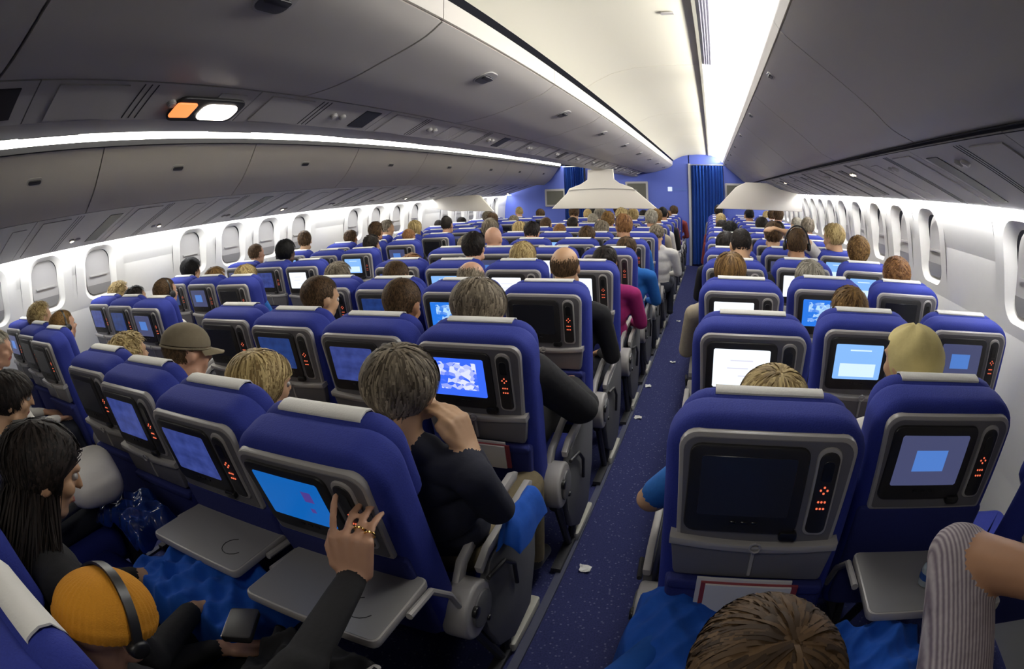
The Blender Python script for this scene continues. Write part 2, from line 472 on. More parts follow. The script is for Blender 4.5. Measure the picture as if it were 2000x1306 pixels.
def bank_bins(which, label, seams, prof, trim, closing, sgn, latches, lpos, lw, lh):
    for i, (a, b) in enumerate(zip(seams, seams[1:])):
        t = thing('overhead_bin', label % ordn[i], 'overhead bin', (0, 0, 0), which)
        m_ = M().sweep(closing, a + .002, b - .002)
        for yy in (a + .002, b - .002):
            pl = list(closing); m_.add([(x, yy, z) for x, z in pl], [tuple(range(len(pl)))])
        link('bin_body', m_.mesh('bin_body', BINP), t)
        d = link('door', M().sweep(prof, a + .005, b - .005, .012 * sgn).mesh('door', BINP), t)
        if i < len(latches): latch_at(d, prof, lpos, latches[i], -sgn, lw, lh)
        if trim: link('top_rail', M().sweep(trim, a + .002, b - .002, .01 * sgn).mesh('top_rail', BINP), t)

seC = [-1.3, .37, 1.51, 2.73, 3.95, 5.17, 6.39, 7.61, 8.83, 10.05, 11.38]
bank_bins('centre overhead bins', 'grey centre overhead bin above the four-seat block, %s along the bank from the camera', seC, DOORC,
          zz([(-.742, .645), (-.745, .572)]), zz([(-.752, .635), (-.80, .62), (-1.55, .60), (-1.55, .43), (-1.29, .428), (-1.1, .452), (-.9, .502), (-.77, .57)]), -1,
          [-.4, .90, 2.12, 3.34, 4.56, 5.78, 7.0, 8.2, 9.4, 10.7], .33, .060, .046)
mirC = lambda p: [(-3.10 - x, z) for x, z in p]
for i, (a, b) in enumerate(zip(seC, seC[1:])):
    t = thing('overhead_bin', 'grey centre overhead bin facing the left aisle, %s from the camera, seen from below' % ordn[i], 'overhead bin', (0, 0, 0), 'centre bins facing the left aisle')
    cl = mirC(zz([(-.752, .635), (-.80, .62), (-1.55, .60), (-1.55, .43), (-1.29, .428), (-1.1, .452), (-.9, .502), (-.77, .57)]))
    link('bin_body', M().sweep(cl, a + .002, b - .002).mesh('bin_body', BINP), t)
    link('door', M().sweep(mirC(DOORC), a + .005, b - .005, .012).mesh('door', BINP), t)
seR = [-1.3, -.78, .60, 1.96, 3.32, 4.68, 6.04, 7.40, 8.76, 10.12, 11.38]
bank_bins('right overhead bins', 'grey overhead bin above the right window seats, %s along the bank from the camera', seR, DOORR,
          zz([(.262, .645), (.286, .598)]), zz([(.285, .64), (.5, .64), (1.30, .45), (1.30, .24), (.80, .24), (.70, .275), (.47, .46), (.37, .54)]), 1,
          [-1.0, 0, 1.30, 2.62, 4.0, 5.4, 6.7, 8.1, 9.4, 10.7], .12, .036, .020)
seL = [-1.3, .55, 1.67, 3.03, 4.40, 5.77, 7.14, 8.51, 9.88, 11.38]
bank_bins('left overhead bins', 'pale grey overhead bin above the left window seats, %s along the bank from the camera', seL, DOORL,
          zz([(-3.088, .604), (-3.10, .592)]), zz([(-3.09, .60), (-3.4, .58), (-4.2, .45), (-4.2, .23), (-3.45, .225), (-3.31, .33), (-3.21, .45), (-3.125, .57)]), -1,
          [.2, 1.20, 2.33, 3.71, 5.10, 6.5, 7.9, 9.2, 10.6], .36, .055, .024)
# dark joint above the left bins, below the right bins
struct('trim_6', M().box(-3.112, -3.070, 0, Y1, E_ + .566, E_ + .600).mesh('joint', GAP))
struct('trim_7', M().sweep(zz([(.772, .216), (.788, .230), (.790, .205)]), Y0, Y1, .004).mesh('joint', GAP))

# service panels
def lamp_unit(t, prof, tt, y, sgn, on, big=1.0):
    a = Vector(prof[0]).lerp(Vector(prof[-1]), tt); d = (Vector(prof[-1]) - Vector(prof[0])).normalized()
    nrm = Vector((d.y, -d.x)) * sgn
    ux = Vector((0, 1, 0)); uz = Vector((d.x, 0, d.y)); un = Vector((nrm.x, 0, nrm.y))
    T = Matrix(((ux.x, un.x, uz.x, a.x), (ux.y, un.y, uz.y, y), (ux.z, un.z, uz.z, a.y), (0, 0, 0, 1)))
    r = .020 * big
    l = link('reading_lamp', M().slab([(r * math.cos(k * PI / 6), r * math.sin(k * PI / 6)) for k in range(12)], .012, -.004, .004, 2, T=T).mesh('reading_lamp', RIM), t)
    link('lamp_lens', M().slab([(r * .7 * math.cos(k * PI / 6), r * .7 * math.sin(k * PI / 6)) for k in range(12)], .014, .010, .001, 1, T=T).mesh('lamp_lens', SPOT if on else RIM), l)

def psu_row(lab, group, prof, ys, sgn, lit, tl, big=1.0, fins=3):
    for i, (a, b) in enumerate(zip(ys, ys[1:])):
        t = thing('service_panel', lab % ordn[min(i, 14)] if i < 15 else lab % 'far', 'panel', (0, 0, 0), group)
        link('panel_plate', M().sweep(prof, a + .002, b - .002, .012 * sgn).mesh('panel_plate', PSU), t)
        p0, p1 = Vector(prof[0]), Vector(prof[-1]); n_ = Vector((p1 - p0).yx); n_.x, n_.y = (p1 - p0).y, -(p1 - p0).x; n_.normalize(); n_ *= sgn
        ln = b - a
        # raised oxygen-mask cover and a slotted speaker grille
        def plate(f0, f1, g0, g1, h, nm, mt):
            v_ = []
            for hh in (0, h):
                for f in (f0, f1):
                    for g in (g0, g1):
                        q = p0.lerp(p1, g) + n_ * hh; v_.append((q.x, a + f * ln, q.y))
            return link(nm, M().add(v_, [(0, 1, 3, 2), (4, 6, 7, 5), (0, 4, 5, 1), (2, 3, 7, 6), (0, 2, 6, 4), (1, 5, 7, 3)]).mesh(nm, mt), t)
        plate(.08, .36, .08, .92, .005, 'mask_cover', PSU)
        g_ = plate(.80, .94, .15, .85, .003, 'speaker_grille', DKPL if i % 2 == 0 else PSU)
        for k in range(fins):
            plate(.42 + .03 * k, .424 + .03 * k, .05, .95, .0015, 'panel_joint', GAP)
        for k in range(2):
            lamp_unit(t, prof, tl, a + ln * (.60 + .07 * k), sgn, (i, k) in lit, big)

psu_row('passenger service panel under the left bins, %s from the camera', 'left service panels', zz([(-3.445, .21), (-4.16, .012)]),
        [-.3 + .8 * k for k in range(15)], -1, {(2, 0), (5, 0), (8, 1), (3, 1), (13, 0)}, .72, 1.1)
psu_row('passenger service panel under the right bins, %s from the camera', 'right service panels', zz([(.788, .208), (1.27, .03)]),
        [-.3 + .8 * k for k in range(15)], 1, {(4, 0), (4, 1), (8, 1)}, .25, 1.0)
psu_row('passenger service panel under the centre bins, %s from the camera', 'centre service panels', zz([(-1.30, .412), (-1.455, .345)]),
        [-.3 + .8 * k for k in range(15)], -1, set(), .5, .8)
psu_row('service panel on the far slope under the centre bins, %s from the camera', 'centre service panels on the far slope', zz([(-1.645, .347), (-1.80, .412)]),
        [-.3 + .8 * k for k in range(15)], -1, set(), .5, .8, 0)
struct('trim_8', M().sweep(zz([(-1.455, .345), (-1.50, .338), (-1.60, .338), (-1.645, .347)]), Y0, Y1, -.012).mesh('keel', BINP))
# the lit reading lamp under the centre bins
t = thing('reading_light', 'glowing warm reading light under the near centre bins', 'light', (-1.385, 1.12, E_ + .372))
T = Matrix.Rotation(math.radians(-23), 4, 'Y')
link('light_housing', M().slab(rr(-.065, .050, -.13, .15, .03, .03, 4), .0, -.012, .004, 2, axis='z', T=T).mesh('light_housing', DKPL), t)
link('light_lens', M().slab(rr(-.050, .030, -.02, .13, .03, .03, 4), -.010, -.018, .004, 2, axis='z', T=T).mesh('light_lens', mat('warm lens', (.8, .7, .6), .3, emis=(1, .9, .8), estr=4.5)), t)
link('light_switch', M().slab(rr(-.04, .03, -.13, -.05, .01, .01, 3), -.010, -.018, .003, 2, axis='z', T=T).mesh('light_switch', mat('amber key', (.5, .15, .05), .3, emis=(1, .28, .08), estr=1.3)), t)

# light that washes the side walls from above
struct('ceiling_light_wall_left', M().sweep(zz([(-4.165, .022), (-4.27, .040)]), .95, Y1 - .05, -.006).mesh('wash', WASHM))
struct('ceiling_light_wall_right', M().sweep(zz([(1.262, .036), (1.312, .046)]), 1.6, Y1 - .05, -.006).mesh('wash', WASHR))

# white wing-shaped dividers hanging from the bins two thirds down the cabin
def divider(label, pts, y=7.8, th=.05):
    t = thing('overhead_divider', label, 'divider', (0, 0, 0))
    P = zz(pts); link('divider_panel', M().slab(P, y, y + th, .008, 2).mesh('divider_panel', CREAM, ang=50), t)
    return t
t = divider('cream wing-shaped divider hanging under the centre bins before the blue bulkhead',
        [(-2.26, -.205), (-.74, -.22), (-1.03, .03), (-1.10, .085), (-1.27, .145), (-1.34, .20), (-1.35, .345), (-1.71, .345), (-1.72, .20), (-1.82, .14), (-1.99, .08), (-2.03, .01)])
link('divider_seam', M().sweep(zz([(-2.0, .045), (-1.9, .062), (-1.5, .07), (-1.12, .055), (-1.02, .04)]), 7.785, 7.80, .006).mesh('divider_seam', RIM), t)
divider('cream divider panel hanging beside the left windows', [(-4.28, -.10), (-3.85, -.18), (-3.16, -.21), (-3.36, .03), (-3.42, .05), (-3.9, .05), (-4.25, .0)])
divider('cream divider panel hanging over the right seats', [(.075, -.20), (1.30, -.20), (1.30, .03), (1.0, .09), (.80, .17), (.50, .17), (.36, .10)])

# monitors and small fittings on the bulkhead
def bulk_monitor(label, x0, x1, z0, z1):
    t = thing('wall_monitor', label, 'screen', (0, 0, 0))
    link('monitor_frame', M().slab(rr(x0, x1, z0 + E_, z1 + E_, .02, .02, 3), Y1 - .002, Y1 - .05, .006, 2).mesh('monitor_frame', RIM), t)
    link('monitor_screen', M().slab(rr(x0 + .04, x1 - .04, z0 + E_ + .04, z1 + E_ - .04, .01, .01, 2), Y1 - .045, Y1 - .055, .002, 1).mesh('monitor_screen', mat('dim screen', (.10, .10, .08), .3)), t)
bulk_monitor('dark monitor on the blue bulkhead right of the centre divider', -1.72, -1.26, -.22, .24)
bulk_monitor('pale monitor on the blue bulkhead left of the centre divider', -3.42, -2.98, -.25, .12)
bulk_monitor('dark monitor on the blue bulkhead above the right seats', .30, .80, -.2, .22)
t = thing('exit_sign', 'small white square plate with a strap on the blue bulkhead', 'sign', (0, 0, 0))
link('sign_plate', M().slab(rr(-.86, -.77, E_ + .04, E_ + .13, .01, .01, 2), Y1 - .001, Y1 - .02, .003, 1).mesh('sign_plate', mat('white plate', (.6, .7, .9), .4, emis=(.8, .9, 1), estr=.4)), t)
link('sign_strap', M().box(-.77, -.45, Y1 - .012, Y1 - .001, E_ + .055, E_ + .115).mesh('sign_strap', mat('pale blue strap', (.09, .15, .5), .5)), t)

# ------------------------------------------------------------------ seats
S_OFF = screen_mat('screen off', 'flat', (.004, .004, .006), (0, 0, 0), .6)
S_WHITE = screen_mat('screen white page', 'text', (.80, .85, .92), (.62, .60, .70), 1.25)
S_BLUE = screen_mat('screen flat blue', 'logo', (.005, .16, .62), (.10, .06, .35), .7)
S_MOVIE = screen_mat('screen bright film', 'movie', (.035, .12, .78), (.62, .66, .95), 1.25)
S_PAGE = screen_mat('screen pale blue page', 'page', (.22, .45, .90), (.62, .80, 1.0), 1.15)
S_DIM = screen_mat('screen dim blue', 'blur', (.012, .02, .10), (.04, .12, .50), .5)
S_DUSK = screen_mat('screen dusky film', 'small', (.075, .085, .19), (.10, .26, .75), .8)
S_VIOL = screen_mat('screen violet blue', 'blur', (.01, .02, .12), (.10, .15, .60), .6)
S_MENU = screen_mat('screen blue menu', 'movie', (.02, .18, .75), (.45, .7, 1.0), 1.1)
SCR = dict(off=S_OFF, white=S_WHITE, blue=S_BLUE, movie=S_MOVIE, page=S_PAGE, dim=S_DIM, dusk=S_DUSK, viol=S_VIOL, menu=S_MENU)
SCRN = dict(off='a blank dark screen', white='a bright white screen page', blue='a flat blue screen', movie='a bright blue film on screen',
            page='a pale blue screen page', dim='a dim blue screen', dusk='a small dusky picture on screen', viol='a violet-blue film on screen', menu='a blue and white menu screen')

BW = .205                                      # half width of the back
def puffy_back():
    m_ = M()
    m_.slab(rr(-BW, BW, .40, 1.060, .080, .03, 7, .012), .006, .130, .034, 5, bev2=.045)
    return m_.mesh('backrest', BLUE, ang=70)
def headrest():
    m_ = M()
    m_.slab(rr(-.188, .188, .84, 1.060, .07, .03, 6), .090, .172, .035, 4)
    return m_.mesh('headrest', BLUE, ang=70)
def shell():
    m_ = M()
    m_.slab(rr(-.178, .178, .775, 1.036, .036, .01, 5, .010), .03, -.006, .006, 2)
    m_.slab(rr(-.169, .169, .783, 1.026, .030, .008, 5, .010), -.004, -.0075, .001, 1, mi=1)
    return m_.mesh('back_shell', [RIM, SHELL])
def bezel():
    m_ = M(); m_.slab(rr(-.156, .080, .812, 1.014, .022, .022, 4), .0, -.015, .005, 2)
    return m_.mesh('monitor', DKPL)
def screen(mt):
    g = getattr(screen, 'c', None)
    m_ = M(); m_.slab(rr(-.132, .056, .856, .992, .004, .004, 1), -.012, -.0165, .0008, 1)
    return m_.mesh('screen', mt)
SCREENS = {k: screen(v_) for k, v_ in SCR.items()}
def mk_buttons():
    m_ = M()
    for k in range(3): m_.slab(rr(-.062 + k * .022, -.048 + k * .022, .836, .843, .003, .003, 2), -.013, -.0175, .001, 1)
    return m_.mesh('monitor_buttons', BLACK)
def mk_handset():
    m_ = M(); m_.slab(rr(.094, .146, .812, 1.016, .024, .016, 5), .0, -.013, .004, 2, mi=0)
    m_.slab(rr(.099, .141, .820, 1.008, .02, .014, 5), -.011, -.0165, .003, 2, mi=1)
    return m_.mesh('handset', [RIM, DKPL])
def mk_hdisp():
    return M().slab(rr(.108, .132, .945, .990, .010, .006, 4), -.014, -.018, .001, 1).mesh('handset_display', BLACK)
def mk_hkeys():
    m_ = M()
    for (x, z) in ((.113, .925), (.120, .932), (.127, .925), (.120, .918), (.113, .898), (.120, .898), (.127, .898), (.113, .882), (.120, .882), (.127, .882)):
        m_.slab(rr(x - .0022, x + .0022, z - .0022, z + .0022, .001, .001, 1), -.014, -.0182, .0006, 1)
    return m_.mesh('handset_keys', REDLED)
def mk_tray():
    m_ = M()
    # folded table: panel below a bowed lip
    m_.slab(rr(-.176, .176, .690, .782, .006, .010, 2, .010), .02, -.016, .006, 2, mi=0)
    n = 10; top = [(-.180 + .360 * k / n, .800 - .012 * math.sin(PI * k / n)) for k in range(n + 1)]
    bot = [(x, z - .020) for x, z in reversed(top)]
    m_.slab(bot + top, .02, -.026, .006, 2, mi=1)
    return m_.mesh('tray_table', [TRAY, RIM])
def mk_latch():
    m_ = M(); m_.tube([(.012 * math.cos(a), -.030, .787 + .012 * math.sin(a)) for a in [k * PI / 4 for k in range(9)]], .003, 6)
    m_.slab(rr(-.004, .004, .70, .778, .002, .002, 1), -.014, -.020, .001, 1)
    return m_.mesh('table_latch', RIM)
def mk_tray_open():
    m_ = M()
    m_.slab(rr(-.185, .185, -.235, .0, .018, .018, 3), .632, .655, .005, 2, mi=0, axis='z')
    m_.slab(rr(-.180, .180, -.230, -.005, .016, .016, 3), .6552, .6557, 0, 1, mi=1, axis='z')
    return m_.mesh('tray_table', [RIM, mat('open tray top', (.27, .265, .26), .4)])
def mk_tray_arm():
    m_ = M()
    m_.tube([(0, -.12, .640), (0, -.02, .635), (0, .06, .56), (0, .11, .47)], .009, 8)
    return m_.mesh('tray_arm', RIM)
def mk_cup():
    return M().tube([(.10 + .035 * math.cos(a), -.15 + .035 * math.sin(a), .6562) for a in [k * PI / 8 for k in range(5, 16)]], .0012, 5).mesh('cup_mark', DKPL)
def mk_hook():
    m_ = M(); m_.slab(rr(.045, .085, .800, .822, .008, .008, 3), -.004, -.022, .004, 2)
    return m_.mesh('coat_hook', BLACK)
def mk_pocket():
    m_ = M(); m_.slab(rr(-.180, .180, .40, .675, .012, .03, 3, .012), .03, -.020, .015, 3)
    m_.slab(rr(-.175, .175, .655, .682, .010, .010, 2), .0, -.028, .005, 2)
    return m_.mesh('seat_pocket', BLUE2, ang=60)
def mk_lowback():
    return M().slab(rr(-.188, .188, .42, .78, .02, .03, 3, .006), .03, -.004, .012, 3).mesh('lower_back_cover', BLUE2, ang=60)
def mk_cover():
    prof_ = [(.116, 1.0580), (.120, 1.0615), (.130, 1.063), (.145, 1.063), (.162, 1.055), (.173, 1.03), (.175, .90)]
    n = len(prof_); vs = []; 
    for x in (-.115, .115):
        for y, z in prof_: vs.append((x, y, z))
    for x in (-.115, .115):
        for y, z in prof_: vs.append((x, y + (-.003 if y < .03 else .0), z + .004))
    fs = []
    for i in range(n - 1):
        fs.append((i, i + 1, n + i + 1, n + i)); a = 2 * n + i; fs.append((a, a + n, a + n + 1, a + 1))
        fs.append((i, 2 * n + i, 2 * n + i + 1, i + 1)); a = n + i; fs.append((a, a + 1, a + 1 + 2 * n, a + 2 * n))
    return M().add(vs[:], fs).mesh('headrest_cloth', WHITECLOTH, ang=60)
def mk_cushion():
    m_ = M(); m_.slab(rr(-.195, .195, .12, .56, .05, .03, 4), .31, .445, .03, 3, axis='z', bev2=.05)
    return m_.mesh('seat_cushion', BLUE, ang=70)
def mk_arm():
    m_ = M(); m_.slab([(.10, .575), (.14, .545), (.50, .560), (.535, .585), (.53, .605), (.49, .612), (.13, .612), (.10, .60)], -.020, .020, .008, 2, axis='x', mi=0)
    m_.slab([(.10, .45), (.16, .44), (.17, .56), (.10, .57)], -.012, .012, .003, 1, axis='x', mi=1)
    return m_.mesh('armrest', [mat('armrest grey', (.26, .26, .27), .5), DKPL])
def mk_bay(sg):
    """aisle end bay on side sg: outer panel, two metal armrest bars"""
    m_ = M()
    o = [(.13, .40), (.15, .30), (.22, .17), (.34, .10), (.50, .12), (.565, .30), (.575, .50), (.56, .575), (.50, .585), (.20, .53)]
    m_.slab(o, sg * .0, sg * .028, .008, 2, axis='x', mi=0)
    m_.slab([(.14, .545), (.20, .575), (.54, .600), (.565, .585), (.555, .570), (.20, .545), (.15, .52)], sg * .004, sg * .026, .005, 2, axis='x', mi=1)
    return m_.mesh('end_bay', [PANEL, RIM])
def mk_armbar(sg):
    m_ = M()
    m_.slab([(.08, .50), (.13, .565), (.30, .612), (.52, .628), (.565, .610), (.55, .590), (.30, .585), (.16, .535), (.12, .48)], sg * -.042, sg * -.020, .006, 2, axis='x')
    return m_.mesh('arm_bar', RIM)
def mk_hub(sg):
    m_ = M()
    c = lambda r, y=.10, z=.43: [(y + r * math.cos(k * PI / 12), z + r * math.sin(k * PI / 12)) for k in range(24)]
    m_.slab(c(.088), sg * -.045, sg * .028, .010, 3, axis='x', mi=0)
    m_.slab(c(.058, .115, .425), sg * .024, sg * .036, .006, 2, axis='x', mi=1)
    m_.slab(c(.018, .07, .45), sg * .026, sg * .040, .004, 2, axis='x', mi=2)
    m_.slab(c(.010, .135, .375), sg * .030, sg * .042, .004, 2, axis='x', mi=2)
    m_.tube([(sg * .034, .16, .50), (sg * .042, .26, .49), (sg * .042, .33, .43), (sg * .036, .36, .33)], .007, 8, mi=3)
    return m_.mesh('hub', [RIM, PANEL, BLACK, DKPL])
def mk_legs(sg):
    m_ = M()
    m_.tube([(0, .12, .33), (0, .30, .02)], .016, 8); m_.tube([(0, .42, .32), (0, .34, .02)], .016, 8)
    m_.tube([(0, .08, .34), (0, .50, .32)], .018, 8); m_.box(-.02, .02, .10, .50, .012, .03)
    return m_.mesh('leg_frame', DARKMETAL)
def mk_foot():
    m_ = M(); m_.slab(rr(-.022, .022, .34, .62, .012, .012, 3), .012, .05, .006, 2, axis='z'); return m_.mesh('floor_fairing', mat('pale foot fairing', (.38, .37, .32), .5))
def mk_mags():
    m_ = M()
    m_.box(-.11, .10, -.034, -.028, .60, .699, 0); m_.box(-.10, .115, -.040, -.034, .60, .692, 1); m_.box(-.09, .10, -.045, -.040, .60, .690, 0)
    return m_.mesh('magazines', [PAPER, mat('red magazine cover', (.30, .05, .06), .4)])
P = dict(back=puffy_back(), head=headrest(), shell=shell(), bezel=bezel(), btn=mk_buttons(), hand=mk_handset(), hd=mk_hdisp(), hk=mk_hkeys(),
         tray=mk_tray(), latch=mk_latch(), hook=mk_hook(), pocket=mk_pocket(), low=mk_lowback(), cover=mk_cover(), cush=mk_cushion(), arm=mk_arm(),
         legs=mk_legs(1), foot=mk_foot(), open=mk_tray_open(), oarm=mk_tray_arm(), cup=mk_cup(), mags=mk_mags())
BAY = {s_: (mk_bay(s_), mk_armbar(s_), mk_hub(s_)) for s_ in (-1, 1)}

def seat(x, ysh, label, group, lean=10, scr='dim', tray=False, bay=0, cloth=True, far=False, mags=False, dz=0.0, arms=(-1,), dz0=0.0, toff=.12):
    th = math.radians(lean); piv = Vector((0, .10, .43))
    yroot = ysh + .60 * math.sin(th) - .10 * (1 - math.cos(th)) 
    t = thing('airplane_seat', label, 'seat', (x, yroot, dz), group)
    R = Matrix.Translation(piv) @ Matrix.Rotation(th, 4, 'X') @ Matrix.Translation(-piv)
    link('backrest', P['back'], t, mx=R)
    link('headrest', P['head'], t, mx=R)
    link('back_shell', P['shell'], t, mx=R)
    mo = link('monitor', P['bezel'], t, mx=R)
    link('screen', SCREENS[scr], mo)
    if cloth: link('headrest_cloth', P['cover'], t, mx=R)
    if tray:
        link('lower_back_cover', P['low'], t, mx=R)
        q = link('tray_table', P['open'], t, loc=(-dz0, ysh - yroot + toff, 0)); link('cup_mark', P['cup'], q)
        [link('tray_arm', P['oarm'], t, loc=(sx * .196 - dz0, ysh - yroot + toff, 0)) for sx in (-1, 1)]
    else:
        tr = link('tray_table', P['tray'], t, mx=R)
        if not far: link('table_latch', P['latch'], tr)
        link('seat_pocket', P['pocket'], t, mx=R)
    ha = link('handset', P['hand'], t, mx=R)
    if not far:
        link('handset_display', P['hd'], ha); link('handset_keys', P['hk'], ha); link('monitor_buttons', P['btn'], mo)
        link('coat_hook', P['hook'], t, mx=R)
        if mags: link('magazines', P['mags'], t, mx=R)
    link('seat_cushion', P['cush'], t)
    for a in arms:
        if a * bay <= 0 or a == 0: link('armrest', P['arm'], t, loc=(a * .222, 0, 0))
    if dz0: t.location.x += dz0
    if not bay: link('leg_frame', P['legs'], t)
    if bay:
        b_, ab, hb = BAY[bay]; bx = bay * .222
        link('end_bay', b_, t, loc=(bx, 0, 0)); link('arm_bar', ab, t, loc=(bx, 0, 0)); link('hub', hb, t, loc=(bx, 0, 0))
        link('leg_frame', P['legs'], t, loc=(bx - bay * .01, 0, 0)); link('floor_fairing', P['foot'], t, loc=(bx, 0, 0))
    return t

PITCH = .79
XC = dict(A=-4.03, B=-3.57, C=-3.11, D=-2.06, E=-1.62, F=-1.17, G=-.73, H=.15, J=.60, K=1.05)
ROW = {}
for c_ in 'ABC': ROW[c_] = 1.03
for c_ in 'DEFG': ROW[c_] = .73
for c_ in 'HJK': ROW[c_] = .965
ROW.update(A=1.19, B=1.14, C=1.08, D=.89, E=.83, F=.77, G=.73, J=1.12, K=1.14)
NAMES = dict(A='left window seat', B='left middle seat', C='left aisle seat', D='leftmost seat of the centre block', E='second seat of the centre block',
             F='third seat of the centre block', G='rightmost seat of the centre block', H='right aisle seat', J='right middle seat', K='right window seat')
special = {  # (col,row): lean, screen, tray, mags
    ('G', 0): dict(dz0=-.03, lean=18, scr='blue', tray=True), ('F', 0): dict(lean=14, scr='viol', tray=True), ('E', 0): dict(lean=12, scr='viol'), ('D', 0): dict(lean=12, scr='off'),
    ('G', 1): dict(lean=11, scr='movie', mags=True), ('F', 1): dict(lean=11, scr='viol'), ('E', 1): dict(lean=11, scr='dim'), ('D', 1): dict(lean=10, scr='off'),
    ('G', 2): dict(lean=7, scr='off'), ('F', 2): dict(lean=9, scr='menu'), ('E', 2): dict(lean=9, scr='dim'), ('D', 2): dict(lean=9, scr='off'),
    ('G', 3): dict(lean=8, scr='white'), ('F', 3): dict(lean=10, scr='white'), ('E', 3): dict(lean=10, scr='page'), ('D', 3): dict(lean=8, scr='viol'),
    ('G', 4): dict(lean=8, scr='off'), ('F', 4): dict(lean=8, scr='white'),
    ('H', 0): dict(dz0=-.015, lean=4, scr='off', mags=True), ('J', 0): dict(toff=-.0, lean=9, scr='dusk', tray=True), ('K', 0): dict(lean=17, scr='off', dy=-.20),
    ('H', 1): dict(lean=9, scr='white'), ('J', 1): dict(lean=11, scr='page'), ('K', 1): dict(lean=7, scr='dusk'),
    ('H', 2): dict(lean=9, scr='white'), ('J', 2): dict(lean=9, scr='menu'), ('K', 2): dict(lean=9, scr='off'),
    ('H', 3): dict(lean=9, scr='dim'), ('J', 3): dict(lean=9, scr='white'), ('K', 3): dict(lean=9, scr='page'),
    ('C', 1): dict(lean=10, scr='dusk'), ('B', 1): dict(lean=10, scr='dim'), ('A', 1): dict(lean=10, scr='viol'),
    ('C', 2): dict(lean=10, scr='off'), ('B', 2): dict(lean=10, scr='dusk'), ('A', 2): dict(lean=10, scr='dim'), ('C', 0): dict(lean=12, scr='off'), ('B', 0): dict(lean=12, scr='off'),
    ('D', 4): dict(scr='off', lean=9), ('E', 4): dict(scr='dusk', lean=9),
}
rs = random.Random(3)
SEATROOT = {}
for c_ in 'ABCDEFGHJK':
    blk = {'A': 'left block seats', 'D': 'centre block seats', 'H': 'right block seats'}['A' if c_ in 'ABC' else 'D' if c_ in 'DEFG' else 'H']
    for r_ in range(-1, 13):
        if r_ == -1 and c_ in 'HJKA': continue
        if r_ == 12 and c_ in 'ABC': continue
        y = ROW[c_] + r_ * PITCH
        kw = dict(special.get((c_, r_), dict(lean=rs.choice([7, 8, 9, 11]), scr=rs.choice(['off', 'dim', 'white', 'viol', 'dusk', 'off', 'page']))))
        y += kw.pop('dy', 0)
        rl = 'cut by the picture edge' if r_ == -1 else 'row %s' % ['one', 'two', 'three', 'four', 'five', 'six', 'seven', 'eight', 'nine', 'ten', 'eleven', 'twelve', 'thirteen'][r_]
        lab = 'blue %s with %s, %s' % (NAMES[c_], SCRN[kw['scr']], rl)
        if kw.get('tray'): lab = 'blue %s, tray table folded down, %s' % (NAMES[c_], rl)
        if r_ == -1: lab = 'blue fabric %s %s' % (NAMES[c_], rl)
        bay = {'C': 1, 'D': -1, 'G': 1, 'H': -1}.get(c_, 0)
        t = seat(XC[c_], y, lab, blk, bay=bay, far=r_ > 6, arms=() if r_ == -1 and c_ in 'DEFG' else (-1, 1) if c_ in 'CGK' else (-1,), cloth=(c_, r_) != ('K', 0), **kw)
        SEATROOT[(c_, r_)] = t.location.y
#PEOPLE
# ------------------------------------------------------------------ people
SKIN = mat('skin light', (.50, .30, .17), .5, spec=.4, noise=.06, nscale=30)
SKIN2 = mat('skin tan', (.36, .185, .10), .5, spec=.4, noise=.06, nscale=30)
SKIN3 = mat('skin ruddy', (.50, .28, .18), .5, spec=.4, noise=.08, nscale=30)
SKIND = mat('skin dark', (.10, .05, .032), .5, spec=.4)
LIP = mat('lips', (.36, .12, .10), .5)
SHOE = mat('dark shoe', (.02, .02, .02), .5)
def cloth(name, c, **k): return mat(name, c, .9, noise=.15, nscale=50, bump=.3, **k)
JEANS = cloth('dark trousers', (.022, .025, .04)); TANTR = cloth('khaki trousers', (.17, .135, .075))
def hair_mat(name, dark, light):
    if name in MATS: return MATS[name]
    m = bpy.data.materials.new(name); t = nt(m); p = t.nodes['Principled BSDF']; N = t.nodes.new; L = t.links.new
    g = N('ShaderNodeNewGeometry'); r = N('ShaderNodeValToRGB')
    r.color_ramp.elements[0].color = (*dark, 1); r.color_ramp.elements[1].color = (*light, 1)
    L(g.outputs['Random Per Island'], r.inputs[0]); L(r.outputs[0], p.inputs['Base Color'])
    p.inputs['Roughness'].default_value = .6; p.inputs['Specular IOR Level'].default_value = .2
    MATS[name] = m; return m
HM = dict(grey=hair_mat('grey brown hair', (.055, .042, .028), (.30, .25, .18)), brown=hair_mat('brown hair', (.022, .012, .006), (.12, .07, .032)),
          dark=hair_mat('dark hair', (.006, .005, .005), (.030, .022, .018)), black=hair_mat('black hair', (.004, .004, .004), (.014, .013, .013)),
          blonde=hair_mat('blonde hair', (.16, .10, .035), (.62, .48, .22)), red=hair_mat('reddish brown hair', (.08, .03, .012), (.32, .16, .06)),
          ash=hair_mat('ash grey hair', (.10, .09, .07), (.42, .38, .30)), long=hair_mat('light brown hair', (.06, .03, .01), (.26, .15, .05)))

def capsule(m_, p0, p1, r0, r1, n=14):
    p0, p1 = Vector(p0), Vector(p1)
    m_.ball(p0, r0, n, 8); m_.ball(p1, r1, n, 8); m_.tube([p0, p1], r0, n, r1=r1)

